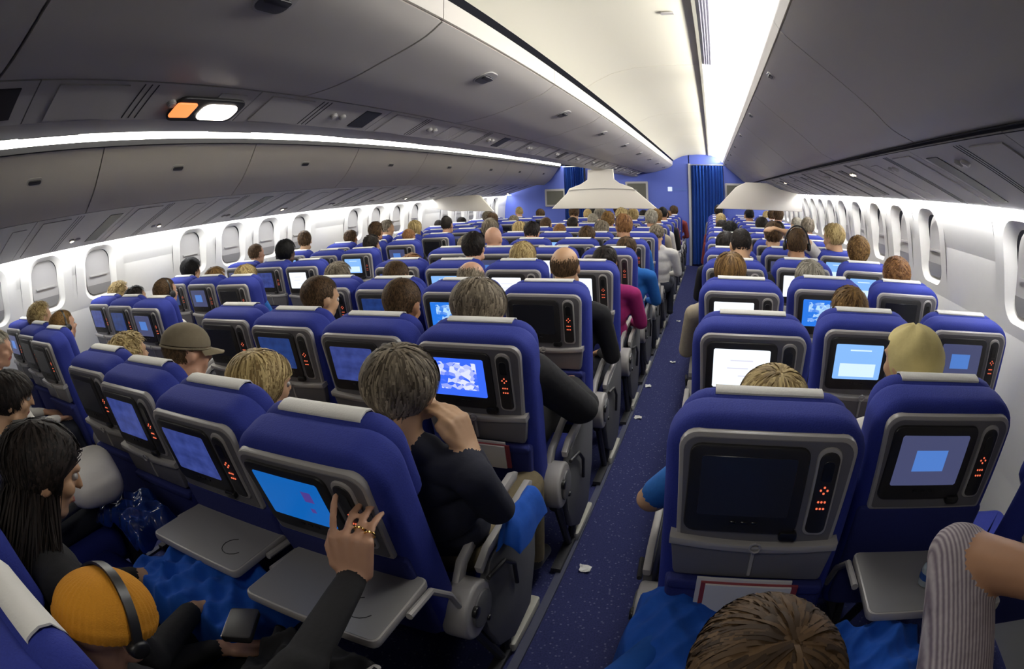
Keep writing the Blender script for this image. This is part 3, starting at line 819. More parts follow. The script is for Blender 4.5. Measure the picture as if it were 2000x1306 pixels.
def head_prims(c=Vector((0, 0, 0)), R=Matrix.Identity(3)):
    P_ = []
    def e(cc, r, lab=0): P_.append(('e', c + R @ Vector(cc), Vector(r), R, lab))
    def k(a, b, r0, r1, lab=0): P_.append(('c', c + R @ Vector(a), c + R @ Vector(b), r0, r1, lab))
    e((0, -.012, .022), (.073, .094, .086)); e((0, .030, -.042), (.054, .054, .066)); e((0, .058, -.094), (.026, .024, .020))
    k((0, .084, .008), (0, .101, -.028), .008, .012); k((-.034, .076, .022), (.034, .076, .022), .011, .011)
    k((-.018, .086, -.062), (.018, .086, -.062), .007, .007, 4)
    for s_ in (-1, 1):
        e((s_ * .076, -.008, -.015), (.010, .020, .031)); e((s_ * .036, .055, -.028), (.022, .026, .024))
        k((s_ * .05, .02, -.075), (0, .06, -.10), .022, .02)
    return P_
FING = []
def hand_prims(w, dirf, up, lab=0, curl=.35, point=False, s_=1, side=1, spread=1.0, fr=1.0):
    """palm from the wrist W along DIRF; UP is the back of the hand; four unequal bent fingers and a thumb"""
    P_ = []; d = Vector(dirf).normalized(); u = (Vector(up) - d * Vector(up).dot(d)).normalized(); l = d.cross(u) * side
    w = Vector(w); k = lambda a, b, r0, r1: P_.append(('c', a, b, r0, r1, lab))
    FING.clear()
    for q, f in enumerate((-.030, -.010, .010, .029)):
        base = w + d * (.088 - .004 * abs(q - 1)) * s_ + l * f * s_ * spread
        k(w + l * f * .6 * s_, base, .015 * s_, .011 * s_)
        ln = (.042, .048, .045, .035)[q] * s_; ang = curl
        if point and q == 0: ang = .12
        elif point: ang = curl * 1.5
        p = base; dd_ = d.copy()
        for seg in range(3):
            dd_ = (dd_ * math.cos(ang) - u * math.sin(ang)).normalized()
            uu = u
            nx = p + dd_ * ln * (1, .68, .5)[seg]
            if seg == 0: FING.append((p.copy(), nx.copy()))
            k(p, nx, .0092 * s_ * fr, (.0084 if seg < 2 else .0072) * s_ * fr); p = nx
            u_ = u; 
            u = (u * math.cos(ang) + d * math.sin(ang)).normalized() if False else u
            ang = ang * 1.25
    tb = w + d * .022 * s_ - l * .030 * s_
    k(w, tb, .017 * s_, .015 * s_)
    t1 = tb + (d * .036 - l * .016 - u * .010) * s_; t2 = t1 + (d * .030 + l * .002 - u * .012) * s_
    k(tb, t1, .014 * s_, .011 * s_); k(t1, t2, .010 * s_, .0088 * s_)
    return P_

def remesh(prims, voxel, name, smooth=4):
    m_ = M()
    for p in prims:
        if p[0] == 'e':
            T = Matrix.Translation(p[1]) @ p[3].to_4x4(); b = M(); b.ball((0, 0, 0), p[2], 18, 12); m_.add(b.v, b.f, 0, T)
        else: capsule(m_, p[1], p[2], p[3], p[4])
    me = bpy.data.meshes.new(name); me.from_pydata(m_.v, [], m_.f)
    ob = bpy.data.objects.new(name, me); COL.objects.link(ob)
    r = ob.modifiers.new('r', 'REMESH'); r.mode = 'VOXEL'; r.voxel_size = voxel; r.use_smooth_shade = True
    s_ = ob.modifiers.new('s', 'SMOOTH'); s_.factor = .5; s_.iterations = smooth
    dg = bpy.context.evaluated_depsgraph_get()
    out = bpy.data.meshes.new_from_object(ob.evaluated_get(dg)); out.name = name
    bpy.data.objects.remove(ob); bpy.data.meshes.remove(me)
    n = len(out.polygons); c = np.empty(n * 3, np.float32); out.polygons.foreach_get('center', c); c = c.reshape(-1, 3)
    best = np.full(n, 1e9); lab = np.zeros(n, np.int32)
    for p in prims:
        if p[0] == 'e':
            q = (c - np.array(p[1])) @ np.array(p[3]); r_ = np.array(p[2]); d = (np.linalg.norm(q / r_, axis=1) - 1) * r_.min(); l_ = p[4]
        else:
            a, b = np.array(p[1]), np.array(p[2]); ab = b - a; t_ = np.clip(((c - a) @ ab) / max(1e-9, ab @ ab), 0, 1)
            d = np.linalg.norm(c - a - t_[:, None] * ab, axis=1) - (p[3] + (p[4] - p[3]) * t_); l_ = p[5]
        k = d < best; best[k] = d[k]; lab[k] = l_
    nl = np.empty(n, np.int32); out.polygons.foreach_get('loop_total', nl)
    lv = np.empty(len(out.loops), np.int32); out.loops.foreach_get('vertex_index', lv); pf = np.repeat(np.arange(n), nl)
    for _ in range(8):
        vt_ = np.zeros((len(out.vertices), 5)); np.add.at(vt_, (lv, lab[pf]), 1)
        pt_ = np.zeros((n, 5)); np.add.at(pt_, pf, vt_[lv]); lab = pt_.argmax(1).astype(np.int32)
    out.materials.clear()
    for mm in (SKIN, cloth('plain shirt', (.05, .05, .06)), JEANS, SHOE, LIP): out.materials.append(mm)
    out.polygons.foreach_set('material_index', lab)
    out.polygons.foreach_set('use_smooth', np.ones(n, bool)); out.update()
    return out

PIV = Vector((0, -.03, .645)); H0 = Vector((0, .015, .76))
def rot(yaw, pitch, roll=0): return (Matrix.Rotation(math.radians(yaw), 3, 'Z') @ Matrix.Rotation(math.radians(pitch), 3, 'X') @ Matrix.Rotation(math.radians(roll), 3, 'Y'))
def body_prims(yaw=0, pitch=0, roll=0, armL=None, armR=None, hands=True, short=False, fat=1.0):
    """seated figure facing +y, hip at the origin; labels 0 skin 1 shirt 2 trousers 3 shoe 4 lips"""
    R = rot(yaw, pitch, roll); hc = PIV + R @ (H0 - PIV); I = Matrix.Identity(3)
    P_ = head_prims(hc, R)
    P_ += [('c', PIV + Vector((0, -.015, -.06)), hc + R @ Vector((0, -.02, -.045)), .058, .052, 0)]
    e = lambda c, r, l=1: P_.append(('e', Vector(c), Vector(r), I, l))
    c_ = lambda a, b, r0, r1, l: P_.append(('c', Vector(a), Vector(b), r0, r1, l))
    e((0, .03, .10), (.165, .12, .11), 2); e((0, .02, .22), (.150, .115, .13)); e((0, -.01, .36), (.160, .115, .16)); e((0, -.03, .47), (.155, .10, .10))
    c_((-.155, -.035, .525), (.155, -.035, .525), .062, .062, 1); c_((-.06, -.035, .575), (.06, -.035, .575), .050, .050, 1)
    for s_ in (-1, 1):
        c_((s_ * .085, .06, .085), (s_ * .11, .43, .10), .082, .062, 2); c_((s_ * .11, .43, .10), (s_ * .115, .46, -.30), .060, .042, 2)
        c_((s_ * .115, .45, -.33), (s_ * .12, .57, -.36), .040, .032, 3)
        arm = armL if s_ < 0 else armR
        if arm is None:
            arm = [(s_ * .195, -.03, .515), (s_ * .235, .07, .26), (s_ * .13, .30, .21)]
        S, E2, W_ = [Vector(a) for a in arm[:3]]
        f_ = fat if (armL is not None and s_ < 0) or (armR is not None and s_ > 0) else 1.0
        if not short: c_(S, E2, .056 * f_, .050 * f_, 1)
        fl = 0 if short else 1
        if short == 2: c_(S, E2, .056 * f_, .050 * f_, 1)
        elif short: c_(S, S.lerp(E2, .82), .058 * f_, .053 * f_, 1); c_(S.lerp(E2, .82), E2, .046 * f_, .044 * f_, 0)
        mid = E2.lerp(W_, .88); c_(E2, mid, .044 * f_, .034 * f_, fl); c_(mid, W_, .027, .026, 0)
        if len(arm) > 3: P_ += arm[3]
        else: P_ += hand_prims(W_, W_ - E2 + Vector((0, .02, -.02)), (0, -.2, 1), side=s_)
    return P_, hc, R

def hair_mesh(kind, n, seed):
    rg = random.Random(seed); m_ = M()
    c0 = Vector((0, -.012, .022)); R0 = Vector((.073, .094, .086))
    bald = kind in ('fringe',)
    L_ = dict(crew=.018, short=.040, medium=.075, bob=.17, long=.36, fringe=.028, curly=.035)[kind]
    th = dict(crew=1.04, short=1.09, medium=1.17, bob=1.17, long=1.16, fringe=1.03, curly=1.17)[kind]
    def ok(d):
        if d.y > .30 and d.z < .50: return False
        if d.y > .62 and d.z < .72: return False
        if d.y > -.10 and d.z < (-.05): return False
        if d.z < (-.80 if kind in ('long', 'bob', 'medium') else -.72): return False
        if bald and (d.z > .22 + rg.gauss(0, .09) or d.y > .25): return False
        return True
    # scalp layer
    b = M(); b.ball((0, 0, 0), 1.0, 28, 18)
    use = [f for f in b.f if all(ok(Vector(b.v[i])) for i in f)]
    vs = [c0 + Vector((v_[0] * R0.x, v_[1] * R0.y, v_[2] * R0.z)) * (th - .02 + .008 * rg.random()) for v_ in b.v]
    if not bald: m_.add(vs, use)
    crown = Vector((.1, -.35, .93)).normalized()
    k_ = 0
    while k_ < n:
        d = Vector((rg.gauss(0, 1), rg.gauss(0, 1), rg.gauss(0, 1))).normalized()
        if not ok(d): continue
        k_ += 1
        p = c0 + Vector((d.x * R0.x, d.y * R0.y, d.z * R0.z)) * (th - .01 + rg.random() * .02)
        nr = Vector((d.x / R0.x, d.y / R0.y, d.z / R0.z)).normalized()
        fl = d - crown; fl = (fl - nr * fl.dot(nr)); fl = fl.normalized() if fl.length > 1e-3 else Vector((0, -1, 0))
        if L_ > .1 and d.y > -.1: fl = (fl + Vector((math.copysign(.9, d.x), -.9, 0))).normalized(); fl = (fl - nr * fl.dot(nr)).normalized()
        if kind == 'curly': fl = (fl + Vector((rg.gauss(0, 1), rg.gauss(0, 1), rg.gauss(0, 1))) * .9).normalized()
        ln = L_ * (.7 + .5 * rg.random()); ns = 4 if L_ < .1 else 7; st = ln / ns; wd = (.0022 if kind in ('crew', 'fringe') else .0034) * (.7 + .6 * rg.random()) * (1.6 if n < 900 else 1)
        rr0 = rg.random(); pts = [p.copy()]; dr = (fl + nr * .03 + Vector((rg.gauss(0, .1), rg.gauss(0, .1), rg.gauss(0, .1)))).normalized()
        for s_ in range(ns):
            dr = (dr + Vector((rg.gauss(0, .09), rg.gauss(0, .09), -.32 if L_ > .1 else -.12))).normalized()
            p = p + dr * st
            q = p - c0; e_ = math.sqrt((q.x / R0.x) ** 2 + (q.y / R0.y) ** 2 + (q.z / R0.z) ** 2)
            lim = th + .005 + (.03 if kind in ('crew', 'fringe') else .10) * rr0 ** 1.5
            if q.z > -.11: p = c0 + q * (lim / e_)
            if L_ > .1 and q.z < -.05:
                r_ = math.hypot(p.x, p.y + .012)
                if r_ < .068: s2 = .068 / max(r_, .01); p.x *= s2; p.y = (p.y + .012) * s2 - .012
                if p.y > .02: p.y = .02 + (p.y - .02) * .5
            if L_ > .1 and p.z < .045 and p.y > .030: p.y = .030; p.x = math.copysign(max(abs(p.x), .078), p.x)
            pts.append(p.copy())
        vs = []
        for i, q in enumerate(pts):
            t_ = (pts[min(i + 1, ns)] - pts[max(i - 1, 0)]).normalized(); nn = (q - c0).normalized(); w_ = t_.cross(nn)
            w_ = w_.normalized() * wd * (1 - .75 * (i / ns) ** 2); vs += [q - w_, q + w_]
        m_.add(vs, [(2 * i, 2 * i + 1, 2 * i + 3, 2 * i + 2) for i in range(ns)])
    return m_.mesh('hair_' + kind, HM['brown'], smooth=True, ang=180)
HAIRS = {}
def hair_of(kind, hi):
    k = (kind, hi)
    if k not in HAIRS:
        HAIRS[k] = hair_mesh(kind, {0: 420, 1: 1400, 2: 5200}[hi], 5)
    return HAIRS[k]

EYEM = M(); EYEM.ball((0, 0, 0), .0115, 10, 8); EYEM = EYEM.mesh('eyes', mat('eye white', (.4, .38, .36), .4))
IRIS = M(); IRIS.ball((0, .0075, 0), (.0055, .005, .0055), 8, 6); IRIS = IRIS.mesh('iris', mat('dark iris', (.02, .012, .008), .2))
def cap_meshes():
    m_ = M(); b = M(); b.ball((0, 0, 0), 1, 24, 16)
    vs = [Vector((v_[0] * .084, -.012 + v_[1] * .104, .030 + v_[2] * .088)) for v_ in b.v]
    m_.add(vs, [f for f in b.f if all(b.v[i][2] > -.12 for i in f)])
    m_.tube([(.083 * math.cos(a), -.012 + .103 * math.sin(a), .022) for a in [k * PI / 12 for k in range(25)]], .005, 6)
    crown_ = m_.mesh('cap_crown', cloth('olive cap cloth', (.165, .135, .085)))
    v_ = M(); n = 10; vs = []
    for r_, dz in ((1, 0), (1.75, -.012)):
        for i in range(n + 1):
            a = math.radians(25 + 130 * i / n); vs.append((.083 * math.cos(a) * (1 if r_ == 1 else .95), -.012 + .103 * math.sin(a) * (r_ if r_ == 1 else 1.62 if 2 < i < 8 else 1.42), .022 + dz - (.02 * abs(i - n / 2) / n if r_ > 1 else 0)))
    k = len(vs); vs += [(x, y, z - .005) for x, y, z in vs]
    fs = []
    for i in range(n):
        fs += [(i, i + 1, n + 2 + i, n + 1 + i), (k + i, k + n + 1 + i, k + n + 2 + i, k + i + 1), (n + 1 + i, n + 2 + i, k + n + 2 + i, k + n + 1 + i)]
    v_.add(vs, fs); return crown_, v_.mesh('cap_visor', cloth('olive visor cloth', (.20, .165, .10)))
def beanie_mesh():
    m_ = M(); ns, nr_ = 180, 26; vs = []
    for i in range(nr_ + 1):
        ph = PI * .60 * i / nr_
        for j in range(ns):
            a = 2 * PI * j / ns; rib = 1 + (.012 if j % 4 < 2 else -.004) * math.sin(min(ph, PI / 2))
            brim = 1.035 if i > nr_ - 5 else 1.0
            vs.append((.088 * rib * brim * math.sin(ph) * math.cos(a), -.014 + .110 * rib * brim * math.sin(ph) * math.sin(a), .026 + .105 * rib * math.cos(ph)))
    fs = [(i * ns + j, (i + 1) * ns + j, (i + 1) * ns + (j + 1) % ns, i * ns + (j + 1) % ns) for i in range(nr_) for j in range(ns)]
    k = nr_ * ns; n0 = len(vs)
    vs += [(x * .93, y * .93, z) for x, y, z in vs[k:k + ns]]
    fs += [(k + j, n0 + j, n0 + (j + 1) % ns, k + (j + 1) % ns) for j in range(ns)]
    return m_.add(vs, fs).mesh('knit_beanie', mat('mustard knit wool', (.56, .235, .010), .9, bump=.35, nscale=300, noise=.12), ang=50)
def band_mesh(r=.098, w_=.010, t_=.006, zt=.118, back=-.01):
    m_ = M(); vs = []; n = 26
    for k in range(n + 1):
        a = PI * k / n; cx, cz = math.cos(a), math.sin(a)
        for (dy, dr) in ((-w_, 0), (w_, 0), (w_, t_), (-w_, t_)):
            vs.append(((r + dr) * cx, back + dy, -.01 + (zt + .01 + dr) * cz))
    fs = [(4 * k + j, 4 * k + (j + 1) % 4, 4 * k + 4 + (j + 1) % 4, 4 * k + 4 + j) for k in range(n) for j in range(4)]
    return m_.add(vs, fs).mesh('headphone_band', mat('black headphone', (.012, .012, .014), .35), ang=50)
def cup_mesh(s_, r=.030):
    o = [(-.008 + r * math.cos(k * PI / 9), -.015 + r * math.sin(k * PI / 9)) for k in range(18)]
    return M().slab(o, s_ * .080, s_ * .105, .008, 3, axis='x').mesh('ear_cup', mat('black headphone', (.012, .012, .014), .35))
CAPC, CAPV = cap_meshes(); BAND = band_mesh(); CUPS = {s_: cup_mesh(s_) for s_ in (-1, 1)}
BAND2 = band_mesh(.088, .014, .010, .122); SBAND = band_mesh(.086, .006, .004, .112)

BODY = {}
def get_body(key, yaw, pitch, hi=False):
    if key not in BODY:
        pr, hc, R = body_prims(yaw, pitch)
        BODY[key] = (remesh(pr, .0075 if hi else .0125, 'body'), hc, R)
    return BODY[key]
POSES = {'s': (0, 0), 'd': (0, -22), 'r': (-38, -8), 'l': (30, -5), 'm': (-20, -14), 'p': (-78, -6), 'q': (-55, -12)}

def dress(t, body, hc, R, s_, skin, shirt, trousers, hair, hcol, hi, extras=(), eyes=True):
    o = link('body', body, t); o.scale = (s_[0], s_[1], s_[2])
    for i, mm in enumerate((skin, shirt, trousers)):
        o.material_slots[i].link = 'OBJECT'; o.material_slots[i].material = mm
    S = Matrix.Diagonal((*s_, 1)); T = S @ Matrix.Translation(hc) @ R.to_4x4()
    if hair:
        h = link('hair', hair_of(hair, hi), t, mx=T); h.material_slots[0].link = 'OBJECT'; h.material_slots[0].material = HM[hcol]
    if eyes:
        for q in (-1, 1):
            e_ = link('eye', EYEM, t, mx=T @ Matrix.Translation((q * .031, .0705, .002))); link('iris', IRIS, e_)
    for nm, me_ in extras: link(nm, me_, t, mx=T)
    return T

def person(label, head, col, pose='s', hair='short', hcol='brown', skin=SKIN, shirt=None, trousers=JEANS, hi=0, extras=(), group=None, w_=.92, rz=0.0):
    hx, hy, hz = head
    body, hc, R = get_body(pose, *POSES[pose], hi=False)
    sz = max(.78, min(1.06, (hz - .415) / hc.z)); s_ = (w_, w_, sz)
    Rz = Matrix.Rotation(rz, 3, 'Z'); off = Rz @ Vector((hc.x * w_, hc.y * w_, 0))
    t = thing('person', label, 'person', (hx - off.x, hy - off.y, hz - hc.z * sz), group, rz)
    shirt = shirt or cloth('plain shirt', (.05, .05, .06))
    hs = .95
    dress(t, body, hc, R, s_, skin, shirt, trousers, hair, hcol, hi, extras, eyes=hi > 1)
    return t
C = lambda n, c: cloth(n, c)
WHT = C('white shirt', (.62, .60, .56)); NAVY = C('navy jacket', (.018, .020, .035)); BLK = C('black jacket', (.010, .010, .012)); TEE = C('blue t-shirt', (.01, .05, .34))
GRY = C('grey shirt', (.2, .2, .2)); MAG = C('magenta top', (.30, .01, .12)); SKY = C('bright blue top', (.01, .12, .42)); RED = C('dull red top', (.2, .03, .03)); BGE = C('beige top', (.35, .30, .22))
YS = mat('yellow headscarf', (.62, .52, .22), .8, bump=.4, nscale=30)
def scarf_mesh():
    m_ = M(); b = M(); b.ball((0, 0, 0), 1, 30, 20); rg = random.Random(2); vs = []
    for v_ in b.v:
        v_ = Vector(v_); a = math.atan2(v_.x, v_.y); k = 1 + .035 * math.sin(6 * a + 5 * v_.z)
        vs.append(Vector((v_.x * .088 * k, -.016 + v_.y * .108 * k, .024 + v_.z * .098 * k - (.03 if v_.z < -.4 and v_.y < 0 else 0))))
    m_.add(vs, [f for f in b.f if not any(b.v[i][1] > .45 and b.v[i][2] < .45 for i in f) and not any(b.v[i][2] < -.85 for i in f)])
    return m_.mesh('headscarf', YS, ang=80)
SCARF = scarf_mesh()

PEOPLE = [
 # label, head xyz, col, pose, hair, colour, skin, shirt, hi, extras
 ('blonde woman with a straight bob in the second near centre seat', (-1.16, 1.06, .99), 'F', 'm', 'bob', 'blonde', SKIN, GRY, 2, ()),
 ('person in an olive baseball cap looking right, near centre block', (-1.60, 1.12, 1.04), 'E', 'm', 'crew', 'brown', SKIN3, BGE, 1, (('cap_crown', CAPC), ('cap_visor', CAPV))),
 ('person with curly fair hair in the leftmost near centre seat', (-2.08, 1.14, .99), 'D', 's', 'curly', 'blonde', SKIN, GRY, 1, ()),
 ('close-cropped man in a blue t-shirt with ear cups at the left aisle', (-3.0, 1.22, 1.065), 'C', 's', 'crew', 'long', SKIN3, TEE, 2, (('ear_cup', CUPS[1]), ('ear_cup', CUPS[-1]), ('headphone_band', SBAND))),
 ('fair-haired person beyond the man in the blue t-shirt', (-3.52, 1.27, 1.09), 'B', 's', 'curly', 'blonde', SKIN, GRY, 1, ()),
 ('brown-haired man in a white shirt with headphones beside the left aisle', (-3.08, 2.05, 1.075), 'C', 's', 'crew', 'brown', SKIN3, WHT, 2, (('ear_cup', CUPS[1]), ('ear_cup', CUPS[-1]), ('headphone_band', SBAND))),
 ('dark-haired person low between two left seats of row two', (-3.57, 2.1, 1.03), 'B', 's', 'short', 'dark', SKIN, GRY, 0, ()),
 ('fair curly-haired person by the left window in row two', (-4.0, 2.13, 1.06), 'A', 's', 'curly', 'blonde', SKIN, GRY, 0, ()),
 ('dark-haired person by the left window in row three', (-4.05, 2.94, 1.10), 'A', 's', 'medium', 'black', SKIN, GRY, 1, ()),
 ('brown-haired person low in the left middle seat of row three', (-3.6, 2.93, 1.02), 'B', 's', 'medium', 'long', SKIN, GRY, 0, ()),
 ('blonde person leaning to the left aisle in row three', (-3.14, 2.86, 1.03), 'C', 's', 'medium', 'blonde', SKIN, SKY, 1, ()),
 ('black-haired person rising above the left block in row four', (-3.35, 3.55, 1.135), 'C', 's', 'medium', 'black', SKIND, BLK, 1, ()),
 ('short-haired man with one ear showing, second centre seat of row two', (-1.532, 1.81, 1.085), 'E', 'm', 'crew', 'brown', SKIN, NAVY, 2, ()),
 ('short-haired brown head in the third centre seat of row two', (-1.125, 1.81, 1.065), 'F', 'd', 'crew', 'brown', SKIN2, NAVY, 2, ()),
 ('grey-haired person in the leftmost centre seat of row three', (-2.04, 2.60, 1.055), 'D', 's', 'short', 'grey', SKIN, NAVY, 1, ()),
 ('balding person with thin brown hair, second centre seat of row three', (-1.64, 2.60, 1.045), 'E', 'd', 'crew', 'brown', SKIN3, GRY, 1, ()),
 ('pink-crowned balding man in the third centre seat of row three', (-1.19, 2.60, 1.035), 'F', 'd', 'fringe', 'grey', SKIN3, GRY, 1, ()),
 ('bald man in a black jacket, centre aisle seat of row three', (-.70, 2.62, 1.10), 'G', 's', 'fringe', 'brown', SKIN, BLK, 1, ()),
 ('tall dark-haired man in the third centre seat of row four', (-1.52, 3.39, 1.125), 'E', 's', 'short', 'dark', SKIN3, GRY, 1, ()),
 ('blonde person in the centre block of row four', (-1.18, 3.39, 1.055), 'F', 's', 'medium', 'blonde', SKIN, GRY, 1, ()),
 ('person in a magenta top beside the aisle in row four', (-.66, 3.45, 1.03), 'G', 's', 'short', 'dark', SKIN, MAG, 0, ()),
 ('person with light auburn hair in the centre block of row four', (-2.0, 3.39, 1.01), 'D', 's', 'short', 'red', SKIN3, GRY, 0, ()),
 ('person in a bright blue top beside the aisle in row five', (-.64, 4.22, 1.03), 'G', 's', 'short', 'brown', SKIN, SKY, 0, ()),
 ('pink bald head in the centre block of row five', (-1.70, 4.18, 1.115), 'E', 's', None, 'brown', SKIN3, GRY, 0, ()),
 ('person wearing a pale yellow headscarf in the near right block', (.575, 1.42, 1.045), 'J', 'l', None, 'brown', SKIN, WHT, 1, (('headscarf', SCARF),)),
 ('short brown-haired person in the right middle seat of row two', (.54, 2.05, 1.05), 'J', 's', 'short', 'long', SKIN3, BGE, 1, ()),
 ('long light-brown haired person in the right aisle seat of row three', (.10, 2.84, 1.06), 'H', 's', 'bob', 'long', SKIN, BGE, 1, ()),
 ('grey-haired person in the right middle seat of row three', (.52, 2.84, 1.045), 'J', 's', 'medium', 'ash', SKIN3, GRY, 1, ()),
 ('reddish-brown curly head beside the right window in row three', (1.01, 2.84, 1.085), 'K', 's', 'curly', 'red', SKIN, GRY, 1, ()),
 ('curly brown head beside the right window in row four', (1.0, 3.63, 1.12), 'K', 's', 'curly', 'long', SKIN, GRY, 1, ()),
 ('cropped man wearing a black headphone band in the right block', (.57, 3.63, 1.15), 'J', 's', 'crew', 'brown', SKIN2, BLK, 1, (('headphone_band', BAND2), ('ear_cup', CUPS[1]), ('ear_cup', CUPS[-1]))),
 ('dark wide-haired person in the right aisle seat of row five', (.12, 4.42, 1.06), 'H', 's', 'medium', 'dark', SKIN, BLK, 0, ()),
 ('dark-haired person in the right middle seat of row five', (.50, 4.42, 1.15), 'J', 's', 'short', 'brown', SKIN, GRY, 0, ()),
 ('person in a white shirt beside the aisle of the centre block, row seven', (-.56, 5.76, 1.04), 'G', 's', 'short', 'grey', SKIN, WHT, 0, ()),
]
USED = {('G', 1), ('K', 4), ('H', 0), ('C', -1)}
for lab, hd, c_, pose, hr, hcol, sk, sh, hi, ex in PEOPLE:
    USED.add((c_, round((hd[1] - .28 - ROW[c_]) / PITCH)))
    need = ROW[c_] + round((hd[1] - .28 - ROW[c_]) / PITCH) * PITCH + .25      # keep clear of the seat back behind
    k_ = max(1.0, need / hd[1]); hd = (hd[0] * k_, hd[1] * k_, EYE + (hd[2] - EYE) * k_)
    if c_ == 'A': hd = (max(hd[0], -4.06), hd[1], hd[2])
    person(lab, hd, c_, pose, hr, hcol, sk, sh, hi=hi, extras=ex)
rs = random.Random(11)
hcols = ['brown', 'dark', 'black', 'blonde', 'grey', 'long', 'red', 'ash', 'brown', 'dark']
desc = dict(brown='brown', dark='dark', black='black', blonde='blonde', grey='grey', long='light brown', red='auburn', ash='ash grey')
for r_ in range(3, 13):
    for c_ in 'ABCDEFGHJK':
        if (c_, r_) in USED or (c_, r_) not in SEATROOT or (r_ == 12 and c_ in 'JK') or rs.random() > .74: continue
        hc_ = rs.choice(hcols); hk = rs.choice(['short', 'short', 'medium', 'crew', 'bob', 'curly'])
        x = XC[c_] + rs.uniform(-.05, .05); y = ROW[c_] + r_ * PITCH + .28
        rows_ = ['four', 'five', 'six', 'seven', 'eight', 'nine', 'ten', 'eleven', 'twelve', 'thirteen']
        shn = rs.choice([(GRY, 'grey'), (NAVY, 'navy'), (WHT, 'white'), (BGE, 'beige'), (RED, 'dull red'), (BLK, 'black'), (SKY, 'blue')])
        person('%s-haired passenger in the %s, row %s from the camera' % (desc[hc_], NAMES[c_].replace(' of the centre block', ' of centre block'), rows_[r_ - 3]),
               (x, y, rs.uniform(1.04, 1.16)), c_, rs.choice('sssrld'), hk, hc_, rs.choice([SKIN, SKIN2, SKIN3]), shn[0], hi=0, group='passengers in the far rows')

# ---- people modelled on their own
RINGS = []; RSZ = [1.0]
def hero(label, head, root_y, yaw, pitch, roll, skin, shirt, trousers, hair, hcol, armL=None, armR=None, extras=(), hi=2, w_=.95, voxel=.0072, short=False, cushion=.44, fat=1.0):
    """arms are world-space points relative to the root, unscaled"""
    hx, hy, hz = head; R = rot(yaw, pitch, roll); hc = PIV + R @ (H0 - PIV); sz = (hz - cushion + .02) / hc.z
    lean_fix = hy - root_y
    t = thing('person', label, 'person', (hx - hc.x * w_, root_y, hz - hc.z * sz))
    def loc(p): return Vector(((p[0] - t.location.x) / w_, (p[1] - t.location.y) / w_, (p[2] - t.location.z) / sz))
    aL = [loc(p) for p in armL[:3]] + list(armL[3:]) if armL else None
    aR = [loc(p) for p in armR[:3]] + list(armR[3:]) if armR else None
    if aL and len(aL) > 3: aL[3] = hand_prims(aL[2], *aL[3][0], **aL[3][1])
    if aR and len(aR) > 3: aR[3] = hand_prims(aR[2], *aR[3][0], **aR[3][1])
    RINGS[:] = list(FING); RSZ[0] = sz
    pr, hc, R = body_prims(yaw, pitch, roll, aL, aR, short=short, fat=fat)
    # lean the trunk: shear every upper point so the head comes to hy
    dy = (lean_fix / w_ - hc.y); k = dy / hc.z
    npr = []
    def sh_(v_): return Vector((v_.x, v_.y + k * max(0, v_.z - .1) * hc.z / (hc.z - .1), v_.z))
    for i, p in enumerate(pr):
        if p[0] == 'e': npr.append(('e', sh_(p[1]), p[2], p[3], p[4]))
        else:
            fixed = (armL or armR) and p[5] in (0, 1) and False
            npr.append(('c', sh_(p[1]), sh_(p[2]), p[3], p[4], p[5]))
    if armL or armR:                                   # custom arms keep their own world positions
        pr2, _, _ = body_prims(yaw, pitch, roll, aL, aR, short=short, fat=fat)
        for i, p in enumerate(pr2):
            if p[0] == 'c' and any((p[1] - a).length < .30 and i > 20 and a is not None for arm in (aL, aR) if arm for a in arm[1:3]):
                npr[i] = p
    hc2 = sh_(hc)
    me = remesh(npr, voxel, 'body', 3)
    T = dress(t, me, hc2, R, (w_, w_, sz), skin, shirt, trousers, hair, hcol, hi, extras)
    return t
# grey-haired man in the navy jacket, hand raised beside his face
gm = hero('grey-haired man in a navy jacket raising his hand, nearest centre aisle seat', (-.675, 1.05, 1.03), 1.18, 0, -12, 0, SKIN, NAVY, TANTR, 'medium', 'grey',
     armR=[(-.50, 1.02, .84), (-.49, 1.13, .69), (-.525, 1.068, .885), (((-.30, .05, .95), (.85, -.15, .35)), dict(curl=.7, side=1, s_=1.1, fr=.88))])
# person in the mustard beanie: arm stretched up to the handset
BEAN = beanie_mesh(); BB = band_mesh(.094, .011, .006, .138, -.012)
bp = hero('person in a mustard knit beanie with a black band reaching to the screen control', (-.80, .235, .885), .22, 4, -24, 4, SKIN3, BLK, BLK, None, 'brown',
     armR=[(-.60, .20, .70), (-.545, .42, .775), (-.572, .640, .812), (((-.10, .20, .75), (.12, -.85, .35)), dict(curl=.50, point=True, side=1, s_=1.22, spread=1.05, fr=.80))],
     extras=(('knit_beanie', BEAN), ('headphone_band', BB), ('ear_cup', cup_mesh(1, .024))), hi=1, voxel=.0058)
RINGF = [tuple(Vector((p.x * .95, p.y * .95, p.z * RSZ[0])) + bp.location for p in q) for q in RINGS]
# dark-haired woman beside them, under a blue blanket
dw = hero('long dark-haired woman in a black sweater with a blue blanket', (-1.15, .33, 1.035), .24, -12, -26, 0, SKIN, BLK, BLK, 'long', 'dark')
# brown-haired person at the bottom right
bh = hero('brown-haired person low at the bottom of the picture', (.105, .42, .975), .66, 8, -8, 0, SKIN, C('royal blue top', (.004, .09, .42)), C('royal blue trousers', (.005, .06, .36)), 'medium', 'brown', voxel=.009)
